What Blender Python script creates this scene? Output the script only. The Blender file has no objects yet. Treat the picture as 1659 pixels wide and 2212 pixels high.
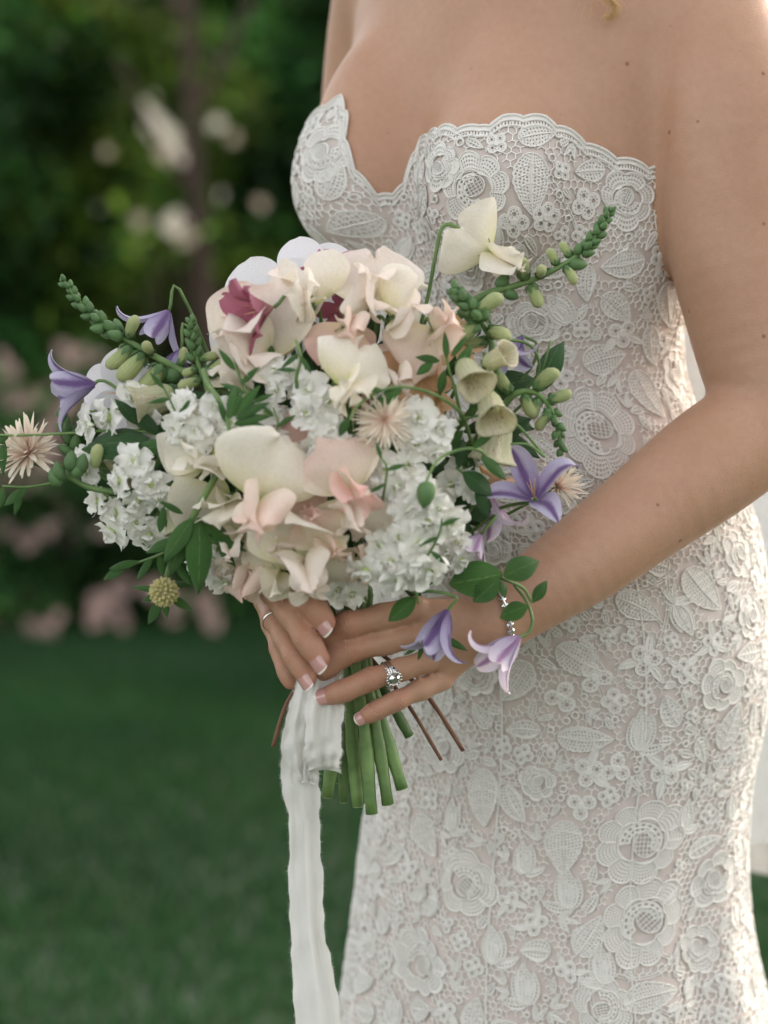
import bpy, math, random
import numpy as np
from mathutils import Matrix, Vector
random.seed(7); RS = np.random.RandomState(7)
sc = bpy.context.scene
col = sc.collection
R = math.radians

# ---------------------------------------------------------------- camera, sky, sun, exposure
PITCH = R(6.0); DIST = 2.09; ZC = 0.96
FW = Vector((0, math.cos(PITCH), -math.sin(PITCH)))
UP = Vector((0, math.sin(PITCH), math.cos(PITCH)))
CAM = Vector((0, 0, ZC)) - FW*DIST
cam_d = bpy.data.cameras.new('camera'); cam = bpy.data.objects.new('camera', cam_d); col.objects.link(cam)
cam.location = CAM; cam.rotation_euler = (math.pi/2-PITCH, 0, 0)
cam_d.sensor_fit = 'VERTICAL'; cam_d.sensor_height = 36; cam_d.sensor_width = 27; cam_d.lens = 85
cam_d.clip_start = 0.05; cam_d.clip_end = 200
cam_d.dof.use_dof = True; cam_d.dof.focus_distance = DIST-0.14; cam_d.dof.aperture_fstop = 3.1
sc.camera = cam
SUN_EL, SUN_AZ = R(24), R(46)          # azimuth measured from +Y (away from the camera) towards +X
sd = Vector((math.sin(SUN_AZ)*math.cos(SUN_EL), math.cos(SUN_AZ)*math.cos(SUN_EL), math.sin(SUN_EL)))
world = bpy.data.worlds.new('World'); sc.world = world; world.use_nodes = True
wn = world.node_tree.nodes; wl = world.node_tree.links
sky = wn.new('ShaderNodeTexSky'); sky.sky_type = 'NISHITA'; sky.sun_disc = False
sky.sun_elevation = SUN_EL; sky.sun_rotation = SUN_AZ; sky.dust_density = 3.0; sky.ozone_density = 1.0; sky.air_density = 1.0
hs = wn.new('ShaderNodeHueSaturation'); hs.inputs['Saturation'].default_value = 0.30
tint = wn.new('ShaderNodeMix'); tint.data_type = 'RGBA'; tint.blend_type = 'MULTIPLY'; tint.inputs[0].default_value = 1.0
tint.inputs[7].default_value = (1.0, 0.955, 0.89, 1)
wl.new(sky.outputs[0], hs.inputs['Color']); wl.new(hs.outputs[0], tint.inputs[6])
wl.new(tint.outputs[2], wn['Background'].inputs[0]); wn['Background'].inputs[1].default_value = 0.13
sun_d = bpy.data.lights.new('sun', 'SUN'); sun = bpy.data.objects.new('sun', sun_d); col.objects.link(sun)
sun_d.energy = 0.5; sun_d.angle = R(10); sun_d.color = (1.0, 0.86, 0.70)
sun.rotation_euler = (-sd).to_track_quat('-Z', 'Y').to_euler(); sun.location = (3, 3, 4)
sc.view_settings.view_transform = 'Standard'; sc.view_settings.look = 'None'
sc.view_settings.exposure = 2.08; sc.view_settings.gamma = 1.0; sc.view_settings.use_curve_mapping = False
sc.render.engine = 'CYCLES'
sc.cycles.max_bounces = 8; sc.cycles.transparent_max_bounces = 16
try: sc.cycles.use_denoising = True
except Exception: pass

# ---------------------------------------------------------------- helpers
S0 = 0.885/2212                         # metres per picture unit (a 1659 x 2212 grid) in the plane y = 0
def W(px, py, Y):
    """point where the sight line through picture position (px, py) meets the upright plane y = Y"""
    x = (px-829.5)*S0; u = (1106-py)*S0
    d = Vector((x, 0, 0)) + UP*u + FW*DIST
    return CAM + d*((Y-CAM.y)/d.y)
def SC(Y): return S0*(Y-CAM.y)/(-CAM.y)
WM = {}
def attach(o, parent, M):
    if parent is not None:
        o.parent = parent; o.matrix_parent_inverse = WM[parent.name].inverted()
    o.matrix_basis = M; WM[o.name] = M.copy()
def tag(o, label=None, cat=None, group=None, kind=None):
    if label: o['label'] = label
    if cat: o['category'] = cat
    if group: o['group'] = group
    if kind: o['kind'] = kind
    return o
def empty(name, loc, label=None, cat=None, group=None):
    o = bpy.data.objects.new(name, None); col.objects.link(o); o.empty_display_size = 0.02
    attach(o, None, Matrix.Translation(loc)); return tag(o, label, cat, group)
def put(name, me, parent=None, M=None):
    o = bpy.data.objects.new(name, me); col.objects.link(o)
    attach(o, parent, M if M is not None else Matrix.Identity(4)); return o
def mk(name, v, f, m=None, smooth=True, uv=None, colr=None):
    """mesh datablock from numpy or lists; uv and colr are per vertex"""
    me = bpy.data.meshes.new(name)
    v = np.asarray(v, dtype=np.float32).reshape(-1, 3)
    if isinstance(f, np.ndarray):
        n, k = f.shape
        me.vertices.add(len(v)); me.vertices.foreach_set('co', v.ravel())
        me.loops.add(n*k); me.loops.foreach_set('vertex_index', f.astype(np.int32).ravel())
        me.polygons.add(n); me.polygons.foreach_set('loop_start', np.arange(0, n*k, k, dtype=np.int32))
        me.update(calc_edges=True)
    else:
        me.from_pydata(v.tolist(), [], f)
    me.polygons.foreach_set('use_smooth', np.full(len(me.polygons), smooth, dtype=bool))
    if uv is not None or colr is not None:
        li = np.empty(len(me.loops), dtype=np.int32); me.loops.foreach_get('vertex_index', li)
    if uv is not None:
        l = me.uv_layers.new(name='uv'); l.data.foreach_set('uv', np.asarray(uv, dtype=np.float32)[li].ravel())
    if colr is not None:
        a = me.color_attributes.new('col', 'FLOAT_COLOR', 'POINT')
        c = np.asarray(colr, dtype=np.float32)
        if c.shape[1] == 3: c = np.hstack([c, np.ones((len(c), 1), np.float32)])
        a.data.foreach_set('color', c.ravel())
    if m is not None: me.materials.append(m)
    me.update()
    return me
def grid_faces(n, m, wrap=False, off=0):
    """quads of an n x m grid of vertices, index i*m+j"""
    i, j = np.meshgrid(np.arange(n-1), np.arange(m if wrap else m-1), indexing='ij')
    j2 = (j+1) % m
    return (np.stack([i*m+j, i*m+j2, (i+1)*m+j2, (i+1)*m+j], -1).reshape(-1, 4)+off)
def catmull(pts, n):
    P = np.asarray(pts, float); P = np.vstack([2*P[0]-P[1], P, 2*P[-1]-P[-2]])
    k = len(P)-3; t = np.linspace(0, k-1e-6, n); i = t.astype(int); f = (t-i)[:, None]
    a, b, c, d = P[i], P[i+1], P[i+2], P[i+3]
    return .5*((2*b)+(-a+c)*f+(2*a-5*b+4*c-d)*f*f+(-a+3*b-3*c+d)*f**3)
def tube(pts, rad, seg=8, caps=True):
    """vertices and quads of a tube through pts (already sampled)"""
    P = np.asarray(pts, float); n = len(P); rad = np.broadcast_to(np.asarray(rad, float), (n,))
    T = np.gradient(P, axis=0); T /= np.linalg.norm(T, axis=1)[:, None]+1e-12
    ref = np.array([0, 0, 1.]) if abs(T[0, 2]) < .9 else np.array([1., 0, 0])
    N = np.zeros_like(P); nn = np.cross(T[0], ref); nn /= np.linalg.norm(nn)
    for i in range(n):
        nn = nn-T[i]*nn.dot(T[i]); nn /= np.linalg.norm(nn)+1e-12; N[i] = nn
    B = np.cross(T, N)
    a = np.arange(seg)*2*math.pi/seg
    V = P[:, None]+rad[:, None, None]*(N[:, None]*np.cos(a)[None, :, None]+B[:, None]*np.sin(a)[None, :, None])
    V = V.reshape(-1, 3); F = grid_faces(n, seg, True)
    if caps:
        V = np.vstack([V, P[0], P[-1]]); k = len(V)
        c0 = [[k-2, (j+1) % seg, j, j] for j in range(seg)]
        c1 = [[k-1, (n-1)*seg+j, (n-1)*seg+(j+1) % seg, (n-1)*seg+(j+1) % seg] for j in range(seg)]
        fl = [tuple(q) for q in F.tolist()]+[tuple(q[:3]) for q in c0]+[tuple(q[:3]) for q in c1]
        return V, fl
    return V, F
def join(parts):
    V, F, o = [], [], 0
    for v, f in parts:
        v = np.asarray(v); V.append(v)
        F += [tuple(int(i)+o for i in q) for q in (f.tolist() if isinstance(f, np.ndarray) else f)]
        o += len(v)
    return np.vstack(V), F
def frame(d, roll=0.0, up=(0, 0, 1)):
    """rotation whose Z axis is d; its Y axis is as near to up as it can be, then rolled"""
    z = Vector(d).normalized(); y = Vector(up)
    y = y-z*y.dot(z)
    if y.length < 1e-4: y = Vector((0, 1, 0))-z*z.y
    y.normalize(); x = y.cross(z)
    M = Matrix((x, y, z)).transposed().to_4x4()
    return M @ Matrix.Rotation(roll, 4, 'Z')

# ---------------------------------------------------------------- materials
def newmat(name):
    m = bpy.data.materials.new(name); m.use_nodes = True
    nt = m.node_tree; nt.nodes.clear()
    out = nt.nodes.new('ShaderNodeOutputMaterial'); return m, nt, out
def N(nt, t, **kw):
    n = nt.nodes.new(t)
    for k, v in kw.items():
        if k.startswith('_'): setattr(n, k[1:], v)
        else:
            key = int(k[1:]) if (k[0] == 'i' and k[1:].isdigit()) else k.replace('__', ' ')
            n.inputs[key].default_value = v
    return n
def ramp(nt, stops, interp='LINEAR'):
    r = nt.nodes.new('ShaderNodeValToRGB'); r.color_ramp.interpolation = interp
    e = r.color_ramp.elements
    while len(e) < len(stops): e.new(0.5)
    for q, (p, c) in zip(e, stops): q.position = p; q.color = (*c, 1) if len(c) == 3 else c
    return r
def mixc(nt, fac, a, b, mode='MIX'):
    n = nt.nodes.new('ShaderNodeMix'); n.data_type = 'RGBA'; n.blend_type = mode
    for idx, v in ((0, fac), (6, a), (7, b)):
        if hasattr(v, 'links') or isinstance(v, bpy.types.NodeSocket): nt.links.new(v, n.inputs[idx])
        else: n.inputs[idx].default_value = v if idx == 0 else ((*v, 1) if len(v) == 3 else v)
    return n.outputs[2]
def plain(name, c1, c2=None, scale=40, rough=.6, bump=0.0, bscale=200, trans=0.0, metal=0.0, spec=.5, coat=0, sss=0, rand=0.0, attr=False, coord='Object', detail=3):
    """colour mottled between c1 and c2, optional bump, translucency and per-object variation"""
    m, nt, out = newmat(name); L = nt.links.new
    tc = N(nt, 'ShaderNodeTexCoord'); p = N(nt, 'ShaderNodeBsdfPrincipled', Roughness=rough, Metallic=metal)
    p.inputs['Specular IOR Level'].default_value = spec; p.inputs['Coat Weight'].default_value = coat
    nz = N(nt, 'ShaderNodeTexNoise', Scale=scale, Detail=detail); L(tc.outputs[coord], nz.inputs['Vector'])
    rp = ramp(nt, [(.32, c1), (.68, c2 or c1)]); L(nz.outputs[0], rp.inputs[0]); c = rp.outputs[0]
    if attr:
        at = N(nt, 'ShaderNodeAttribute'); at.attribute_name = 'col'; c = mixc(nt, 1.0, c, at.outputs[0], 'MULTIPLY')
    if rand:
        oi = N(nt, 'ShaderNodeObjectInfo'); h = N(nt, 'ShaderNodeHueSaturation')
        mr = N(nt, 'ShaderNodeMapRange'); mr.inputs[3].default_value = 1-rand; mr.inputs[4].default_value = 1+rand
        L(oi.outputs['Random'], mr.inputs[0]); L(mr.outputs[0], h.inputs['Value']); L(c, h.inputs['Color']); c = h.outputs[0]
    L(c, p.inputs['Base Color'])
    if sss:
        p.inputs['Subsurface Weight'].default_value = sss; p.inputs['Subsurface Radius'].default_value = (.012, .004, .002); p.inputs['Subsurface Scale'].default_value = 1
    if bump:
        b = N(nt, 'ShaderNodeBump', Strength=bump, Distance=.001); bn = N(nt, 'ShaderNodeTexNoise', Scale=bscale, Detail=4)
        L(tc.outputs[coord], bn.inputs['Vector']); L(bn.outputs[0], b.inputs['Height']); L(b.outputs[0], p.inputs['Normal'])
    if trans:
        t = N(nt, 'ShaderNodeBsdfTranslucent'); L(c, t.inputs[0]); mx = N(nt, 'ShaderNodeMixShader', i0=trans)
        L(p.outputs[0], mx.inputs[1]); L(t.outputs[0], mx.inputs[2]); L(mx.outputs[0], out.inputs[0])
    else: L(p.outputs[0], out.inputs[0])
    return m
def petalmat(name, stops, edge=None, trans=.35, rough=.55, vein=.25, rand=.05, nscale=9, stripe=None, noise=.12, veinc=.6, mott=.8, spots=None):
    """petal coloured along its length (uv y) and across (uv x, 0.5 = midrib), with fine veins"""
    m, nt, out = newmat(name); L = nt.links.new
    uv = N(nt, 'ShaderNodeUVMap'); uv.uv_map = 'uv'; sp = N(nt, 'ShaderNodeSeparateXYZ'); L(uv.outputs[0], sp.inputs[0])
    tc = N(nt, 'ShaderNodeTexCoord')
    nz = N(nt, 'ShaderNodeTexNoise', Scale=nscale, Detail=3); L(uv.outputs[0], nz.inputs['Vector'])
    ad = N(nt, 'ShaderNodeMath', _operation='MULTIPLY_ADD'); L(nz.outputs[0], ad.inputs[0]); ad.inputs[1].default_value = noise*2
    su = N(nt, 'ShaderNodeMath', _operation='SUBTRACT', i1=noise); L(sp.outputs[1], su.inputs[0]); L(su.outputs[0], ad.inputs[2])
    rp = ramp(nt, stops); L(ad.outputs[0], rp.inputs[0]); c = rp.outputs[0]
    if stripe:
        wv = N(nt, 'ShaderNodeMath', _operation='SUBTRACT', i1=.5); L(sp.outputs[0], wv.inputs[0])
        ab = N(nt, 'ShaderNodeMath', _operation='ABSOLUTE'); L(wv.outputs[0], ab.inputs[0])
        an = N(nt, 'ShaderNodeMath', _operation='MULTIPLY_ADD', i1=.10); L(nz.outputs[0], an.inputs[0]); L(ab.outputs[0], an.inputs[2])
        r2 = ramp(nt, [(stripe[0], (1, 1, 1)), (stripe[1], (0, 0, 0))]); L(an.outputs[0], r2.inputs[0])
        c = mixc(nt, r2.outputs[0], c, stripe[2])
    oi = N(nt, 'ShaderNodeObjectInfo'); h = N(nt, 'ShaderNodeHueSaturation')
    mr = N(nt, 'ShaderNodeMapRange'); mr.inputs[3].default_value = 1-rand; mr.inputs[4].default_value = 1+rand
    L(oi.outputs['Random'], mr.inputs[0]); L(mr.outputs[0], h.inputs['Value']); L(c, h.inputs['Color']); c = h.outputs[0]
    p = N(nt, 'ShaderNodeBsdfPrincipled', Roughness=rough); p.inputs['Specular IOR Level'].default_value = .25
    p.inputs['Sheen Weight'].default_value = .15
    w = N(nt, 'ShaderNodeTexWave', Scale=5, Distortion=7.0, Detail=3); w.wave_type = 'BANDS'; w.bands_direction = 'X'; L(uv.outputs[0], w.inputs['Vector'])
    vr = ramp(nt, [(.0, (.90, .86, .82)), (.45, (1, 1, 1))]); L(w.outputs['Fac'], vr.inputs[0]); c = mixc(nt, veinc, c, vr.outputs[0], 'MULTIPLY')
    sp3 = N(nt, 'ShaderNodeTexNoise', Scale=26, Detail=5); L(uv.outputs[0], sp3.inputs['Vector']); sr = ramp(nt, [(.3, (.93, .90, .86)), (.55, (1, 1, 1))]); L(sp3.outputs[0], sr.inputs[0]); c = mixc(nt, mott, c, sr.outputs[0], 'MULTIPLY')
    if spots:
        vs = N(nt, 'ShaderNodeTexVoronoi', Scale=spots[0]); L(uv.outputs[0], vs.inputs['Vector']); v1 = ramp(nt, [(.16, (1, 1, 1)), (.24, (0, 0, 0))]); L(vs.outputs['Distance'], v1.inputs[0])
        v2 = ramp(nt, [(spots[1], (0, 0, 0)), (spots[1]+.04, (1, 1, 1))]); L(sp.outputs[1], v2.inputs[0]); c = mixc(nt, mixc(nt, 1.0, v1.outputs[0], v2.outputs[0], 'MULTIPLY'), c, spots[2])
    L(c, p.inputs['Base Color'])
    n2 = N(nt, 'ShaderNodeTexNoise', Scale=60, Detail=4); L(uv.outputs[0], n2.inputs['Vector'])
    av = N(nt, 'ShaderNodeMath', _operation='ADD'); L(w.outputs['Fac'], av.inputs[0]); L(n2.outputs[0], av.inputs[1])
    b = N(nt, 'ShaderNodeBump', Strength=vein, Distance=.0012); L(av.outputs[0], b.inputs['Height']); L(b.outputs[0], p.inputs['Normal'])
    t = N(nt, 'ShaderNodeBsdfTranslucent'); L(c, t.inputs[0]); L(b.outputs[0], t.inputs['Normal'])
    mx = N(nt, 'ShaderNodeMixShader', i0=trans); L(p.outputs[0], mx.inputs[1]); L(t.outputs[0], mx.inputs[2]); L(mx.outputs[0], out.inputs[0])
    return m
# ---------------------------------------------------------------- the ground and the planting behind
M_lawn = plain('lawn_soil', (.012, .030, .012), (.022, .045, .016), 6, .95, .4, 80)
M_grass = plain('grass_blades', (.026, .078, .032), (.037, .098, .038), 1.2, .9, trans=.25, attr=True, coord='Object', spec=.05)
def leafmat(name, c1, c2, trans=.3, rough=.45): return plain(name, c1, c2, 3, rough, trans=trans, attr=True, spec=.2)
M_hleaf = leafmat('hedge_leaf', (.026, .090, .024), (.055, .155, .036))
M_hleaf2 = leafmat('hedge_leaf_olive', (.060, .115, .018), (.11, .185, .028))
M_bark = plain('bark', (.045, .027, .020), (.075, .048, .034), 14, .9, .8, 60)
M_bpink = plain('garden_rose_pink', (.60, .44, .40), (.70, .52, .47), 30, .6, trans=.3, rand=.12)
M_bcream = plain('light_spot_bloom', (.74, .62, .48), (.82, .72, .58), 30, .6, trans=.3, rand=.10)
gx, gy = np.meshgrid(np.linspace(-40, 40, 61), np.linspace(-8, 60, 61), indexing='ij')
gz = .012*np.sin(gx*1.3+gy*.7)+.010*np.sin(gy*2.1-gx*.4)
ground = put('lawn', mk('lawn', np.stack([gx, gy, gz-.012], -1).reshape(-1, 3), grid_faces(61, 61)[:, ::-1].copy(), M_lawn))
tag(ground, 'deep green shaded garden lawn behind the bride', None, None, 'structure')
def blades(n, x0, x1, y0, y1, h, seed):
    r = np.random.RandomState(seed)
    x = r.uniform(x0, x1, n); y = r.uniform(y0, y1, n); a = r.uniform(0, 6.283, n); hh = h*r.uniform(.5, 1.25, n)
    z = .012*np.sin(x*1.3+y*.7)+.010*np.sin(y*2.1-x*.4)-.014
    ln = r.uniform(.1, .8, n)*hh; la = r.uniform(0, 6.283, n); w = .0035
    dx, dy = np.cos(a)*w, np.sin(a)*w
    b0 = np.stack([x-dx, y-dy, z], -1); b1 = np.stack([x+dx, y+dy, z], -1)
    t = np.stack([x+np.cos(la)*ln, y+np.sin(la)*ln, z+hh], -1)
    V = np.stack([b0, b1, t], 1).reshape(-1, 3); F = np.arange(3*n).reshape(-1, 3)
    c = r.uniform(.75, 1.2, n)*(1+.22*np.sin(x*1.7+y*.9)*np.sin(y*1.6-x*1.1)+.12*np.sin(x*4.3+y*2.1)*np.sin(y*3.9-x)); C = np.stack([c*r.uniform(.8, 1.3, n), c, c*.9], -1)
    return V, F, np.repeat(C, 3, 0)
V, F, C = blades(150000, -1.9, 2.2, .5, 6.6, .038, 3)
g = put('grass', mk('grass', V, F, M_grass, False, None, C))
tag(g, 'short dense blades of mown lawn grass', 'grass', None, 'stuff')

def leaf_cloud(n, rng, fn, size, flat=.5, tone=(.5, 1.3)):
    """n bent leaves (two triangles folded on the midrib) at points fn(n)"""
    P = fn(n); n = len(P)
    d = rng.normal(size=(n, 3)); d /= np.linalg.norm(d, axis=1)[:, None]; d[:, 2] -= .35
    d /= np.linalg.norm(d, axis=1)[:, None]
    q = rng.normal(size=(n, 3)); q[:, 2] += flat; s = np.cross(d, q); s /= np.linalg.norm(s, axis=1)[:, None]
    nn = np.cross(s, d); L = size*rng.uniform(.6, 1.3, n)[:, None]; w = L*.27
    A = P; B = P+d*L*.45+s*w+nn*w*.35; Cc = P+d*L; D = P+d*L*.45-s*w+nn*w*.35
    keep = openings(P, P+d*L*.5, rng) & openings(P, A, rng) & openings(P, Cc, rng)
    A, B, Cc, D, P = A[keep], B[keep], Cc[keep], D[keep], P[keep]; n = len(P)
    V = np.stack([A, B, Cc, D], 1).reshape(-1, 3)
    k = np.arange(n)[:, None]*4
    F = np.concatenate([k+[0, 1, 2], k+[0, 2, 3]], 1).reshape(-1, 3)
    t = rng.uniform(tone[0], tone[1], n)*(1+.75*np.sin(P[:, 0]*5.1+P[:, 2]*2.3+P[:, 1])*np.sin(P[:, 2]*6.3-P[:, 0]*2.1+1))*np.where(rng.uniform(size=n) < .08, 2.8, 1); C = np.stack([t*rng.uniform(.8, 1.35, n), t, t*rng.uniform(.7, 1.1, n)], -1)  # tone varies by clump; a few random leaves coloured far brighter as sun dapple
    return V, F, np.repeat(C, 4, 0)
GAPS = [(330, 265, 40), (360, 302, 38), (388, 348, 28), (304, 235, 20), (466, 268, 27), (376, 480, 33), (402, 500, 22), (482, 425, 20), (368, 122, 15), (470, 124, 17), (500, 122, 15), (395, 190, 15), (420, 402, 12), (335, 205, 13), (445, 118, 14)]
def openings(P, M, rng):
    """keep the foliage thin at set spots, so the added pale wall shows there as bright sky"""
    d = M-np.array(CAM); dep = d @ np.array(FW); px = 829.5+d[:, 0]/dep*DIST/S0; py = 1106-(d @ np.array(UP))/dep*DIST/S0
    keep = np.ones(len(P), bool)
    for x, y, r in GAPS: keep &= ((px-x)**2+(py-y)**2 > (r*.82)**2) | (rng.uniform(size=len(P)) < .05)
    return keep
def clumps(rng, c, rad, ncl, rc):
    """sampler: leaves gather in clumps spread through an ellipsoid"""
    c = np.array(c); rad = np.array(rad)
    q = rng.normal(size=(ncl, 3)); q /= np.linalg.norm(q, axis=1)[:, None]
    q *= (rng.uniform(.25, 1, ncl)**.5)[:, None]; Q = c+q*rad
    def fn(n):
        i = rng.randint(0, ncl, n); p = rng.normal(size=(n, 3)); p /= np.linalg.norm(p, axis=1)[:, None]
        P = Q[i]+p*(rc*rng.uniform(.2, 1, n)**.5)[:, None]
        return P[P[:, 2] > .02]
    return fn
def shrub(name, label, group, base, rad, zc, n, size, mat, seed, stems=3, ncl=40, rc=.16):
    rng = np.random.RandomState(seed); e = empty(name, base, label, name.split('_')[-1], group)
    fn = clumps(rng, (base[0], base[1], zc), rad, ncl, rc); V, F, C = leaf_cloud(n, rng, fn, size)
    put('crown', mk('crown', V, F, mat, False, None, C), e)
    for k in range(stems):
        a = rng.uniform(0, 6.28); pts = [(base[0]+.05*math.cos(a), base[1]+.05*math.sin(a), -.02),
              (base[0]+.12*math.cos(a), base[1]+.12*math.sin(a), zc*.5), (base[0]+rad[0]*.4*math.cos(a), base[1]+rad[1]*.4*math.sin(a), zc+rad[2]*.3)]
        v, f = tube(catmull(pts, 8), np.linspace(.02, .006, 8), 6); put('stem', mk('stem', v, f, M_bark), e)
    return e
HY = 5.75
def bx(px, Y=HY): return W(px, 900, Y).x
GH = 'clipped shrubs of the garden hedge'
shrubs = [(-120, .15, 1.15, M_hleaf, 'tall dark evergreen shrub at the end of the hedge, beyond the rose bush'),
          (230, .35, 1.20, M_hleaf2, 'olive green shrub in the hedge beside the slender brown trunk'),
          (640, .30, 1.15, M_hleaf, 'dark evergreen shrub in the hedge just behind the slender brown trunk'),
          (1050, .25, 1.2, M_hleaf, 'evergreen shrub in the hedge hidden behind the bride'),
          (1500, .35, 1.2, M_hleaf2, 'olive green shrub in the hedge beyond the veil'),
          (1950, .3, 1.2, M_hleaf, 'evergreen shrub in the hedge far past the veil')]
for i, (px, dy, zc, mt, lb) in enumerate(shrubs):
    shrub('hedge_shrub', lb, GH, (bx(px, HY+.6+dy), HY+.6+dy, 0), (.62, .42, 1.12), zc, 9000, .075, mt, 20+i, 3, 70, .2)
# a second, taller row closes the view behind the hedge
for i, px in enumerate((-250, 330, 900, 1500, 2050)):
    shrub('backing_shrub', ['broad dark evergreen filling the far corner behind the hedge', 'broad dark evergreen closing the gap behind the slender trunk',
          'broad dark evergreen standing behind the hedge in line with the bride', 'broad dark evergreen standing behind the hedge in line with the veil',
          'broad dark evergreen at the far end of the row behind the hedge'][i], 'tall evergreens behind the hedge', (bx(px, HY+2.0), HY+2.0, 0), (1.0, .45, 1.5), 1.5, 9000, .11, M_hleaf, 40+i, 2, 80, .3)
# slender tree
tp = W(415, 1330, HY+.15); te = empty('slender_tree', (tp.x, tp.y, 0), 'slender brown tree trunk rising through the hedge', 'tree')
pts = [(W(445, 1200, HY+.15).x, HY+.15, -.02)]+[tuple(W(x, y, HY+.15)) for x, y in ((455, 800), (435, 520), (412, 250), (405, 60), (395, -250))]
v, f = tube(catmull(pts, 24), np.linspace(.034, .022, 24)*(1+.08*np.sin(np.arange(24)*2.2)), 10); put('trunk', mk('trunk', v, f, M_bark), te)
for k, (x, y, x2, y2) in enumerate(((412, 250, 560, -60), (425, 420, 250, 120), (405, 60, 300, -200))):
    p0 = W(x, y, HY+.15); p1 = W(x2, y2, HY+.3+.1*k); pm = (p0+p1)/2+Vector((0, 0, -.04))
    v, f = tube(catmull([p0, pm, p1], 8), np.linspace(.02, .008, 8), 6); put('limb', mk('limb', v, f, M_bark), te)
rng = np.random.RandomState(90); ct = W(400, -420, HY+.3)
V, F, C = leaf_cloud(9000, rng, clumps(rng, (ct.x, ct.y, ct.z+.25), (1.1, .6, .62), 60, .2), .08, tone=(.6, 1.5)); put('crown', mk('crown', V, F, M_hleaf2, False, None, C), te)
# roses
def blossom_mesh(name, mat, seed):
    r = np.random.RandomState(seed); parts = []
    for k in range(14):
        a = k*2.4; t = .25+.9*(k/14)
        d = np.array([math.cos(a)*math.sin(t), math.sin(a)*math.sin(t), math.cos(t)]); s = np.array([-math.sin(a), math.cos(a), 0]); n = np.cross(d, s)
        L = .6+.4*k/14; w = .42
        P = [d*.08, d*L*.5+s*w*.8-n*.12, d*L*.95+s*w*.5-n*.05, d*L, d*L*.95-s*w*.5-n*.05, d*L*.5-s*w*.8-n*.12, d*L*.55+n*.1]
        parts.append((np.array(P), [(6, 0, 1), (6, 1, 2), (6, 2, 3), (6, 3, 4), (6, 4, 5), (6, 5, 0)]))
    v, f = join(parts); return mk(name, v, f, mat)
BP = [blossom_mesh('blossom', M_bpink, s) for s in (1, 2)]; BC = [blossom_mesh('blossom', M_bcream, s) for s in (3, 4)]
def rosebush(label, base, rad, zc, blooms, seed, meshes, n=3500, mat=None):
    rng = np.random.RandomState(seed); e = shrub('rose_bush', label, None, base, rad, zc, n, .055, mat or M_hleaf, seed, 4, 30, .12)
    for (px, py, Y, r) in blooms:
        p = W(px, py, Y); d = Vector((rng.uniform(-.6, .6), -1, rng.uniform(-.3, .7)))
        put('blossom', meshes[rng.randint(0, 2)], e, Matrix.Translation(p) @ frame(d, rng.uniform(0, 6)) @ Matrix.Scale(r, 4))
    return e
rr = np.random.RandomState(5)
def scat(n, x0, x1, y0, y1, Y0, Y1, r0, r1): return [(rr.uniform(x0, x1), rr.uniform(y0, y1), rr.uniform(Y0, Y1), rr.uniform(r0, r1)) for _ in range(n)]
b1 = scat(52, -20, 330, 930, 1200, HY-.25, HY+.1, .028, .05)+scat(18, -20, 230, 735, 900, HY-.2, HY+.05, .025, .045)
rosebush('pink rose bush flowering low in front of the dark hedge', (bx(140), HY, 0), (.42, .3, .46), .5, b1, 61, BP)
b2 = scat(16, 190, 480, 1265, 1345, HY-.35, HY-.2, .03, .055)+scat(12, 330, 620, 1060, 1240, HY-.15, HY, .03, .045)
rosebush('low pink rose bush spilling onto the lawn edge, next to the taller pink bush', (bx(400), HY+.05, 0), (.36, .3, .3), .34, b2, 62, BP)
b2b = scat(9, -20, 140, 1330, 1385, HY-.35, HY-.2, .025, .04)
rosebush('small ground hugging pink rose at the lawn edge', (bx(40), HY-.1, 0), (.26, .16, .10), .12, b2b, 64, BP, 700)
b3 = [(400, 515, HY+.1, .045), (350, 340, HY+.15, .04), (300, 480, HY+.1, .035), (510, 300, HY+.1, .03), (560, 440, HY+.1, .03), (235, 330, HY+.1, .028)]  # pale blooms put where light spots show in the hedge
rosebush('cream climbing rose, its few pale blooms standing in for light spots by the trunk', (bx(400), HY+.35, 0), (.30, .16, .85), 1.1, b3, 63, BC, 2600, M_hleaf2)

# pale wall added beyond the planting, a warm stand-in for sky light in the gaps
M_backdrop = plain('backdrop_beige', (.80, .69, .55), (.88, .77, .62), 5, .9, .3, 60)
gw = empty('backdrop_wall', (0, 14, 0), 'added pale beige wall that stands for bright sky in the hedge gaps', 'wall')
for nm, (x0, x1, y0, y1, z0, z1) in (('wall_face', (-6, 6, 14, 14.25, -.1, 4.2)), ('coping', (-6.05, 6.05, 13.94, 14.31, 4.2, 4.32))):
    v = [(x, y, z) for x in (x0, x1) for y in (y0, y1) for z in (z0, z1)]
    put(nm, mk(nm, v, [(0, 1, 3, 2), (4, 6, 7, 5), (0, 4, 5, 1), (2, 3, 7, 6), (1, 5, 7, 3), (0, 2, 6, 4)], M_backdrop, False), gw)
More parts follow.
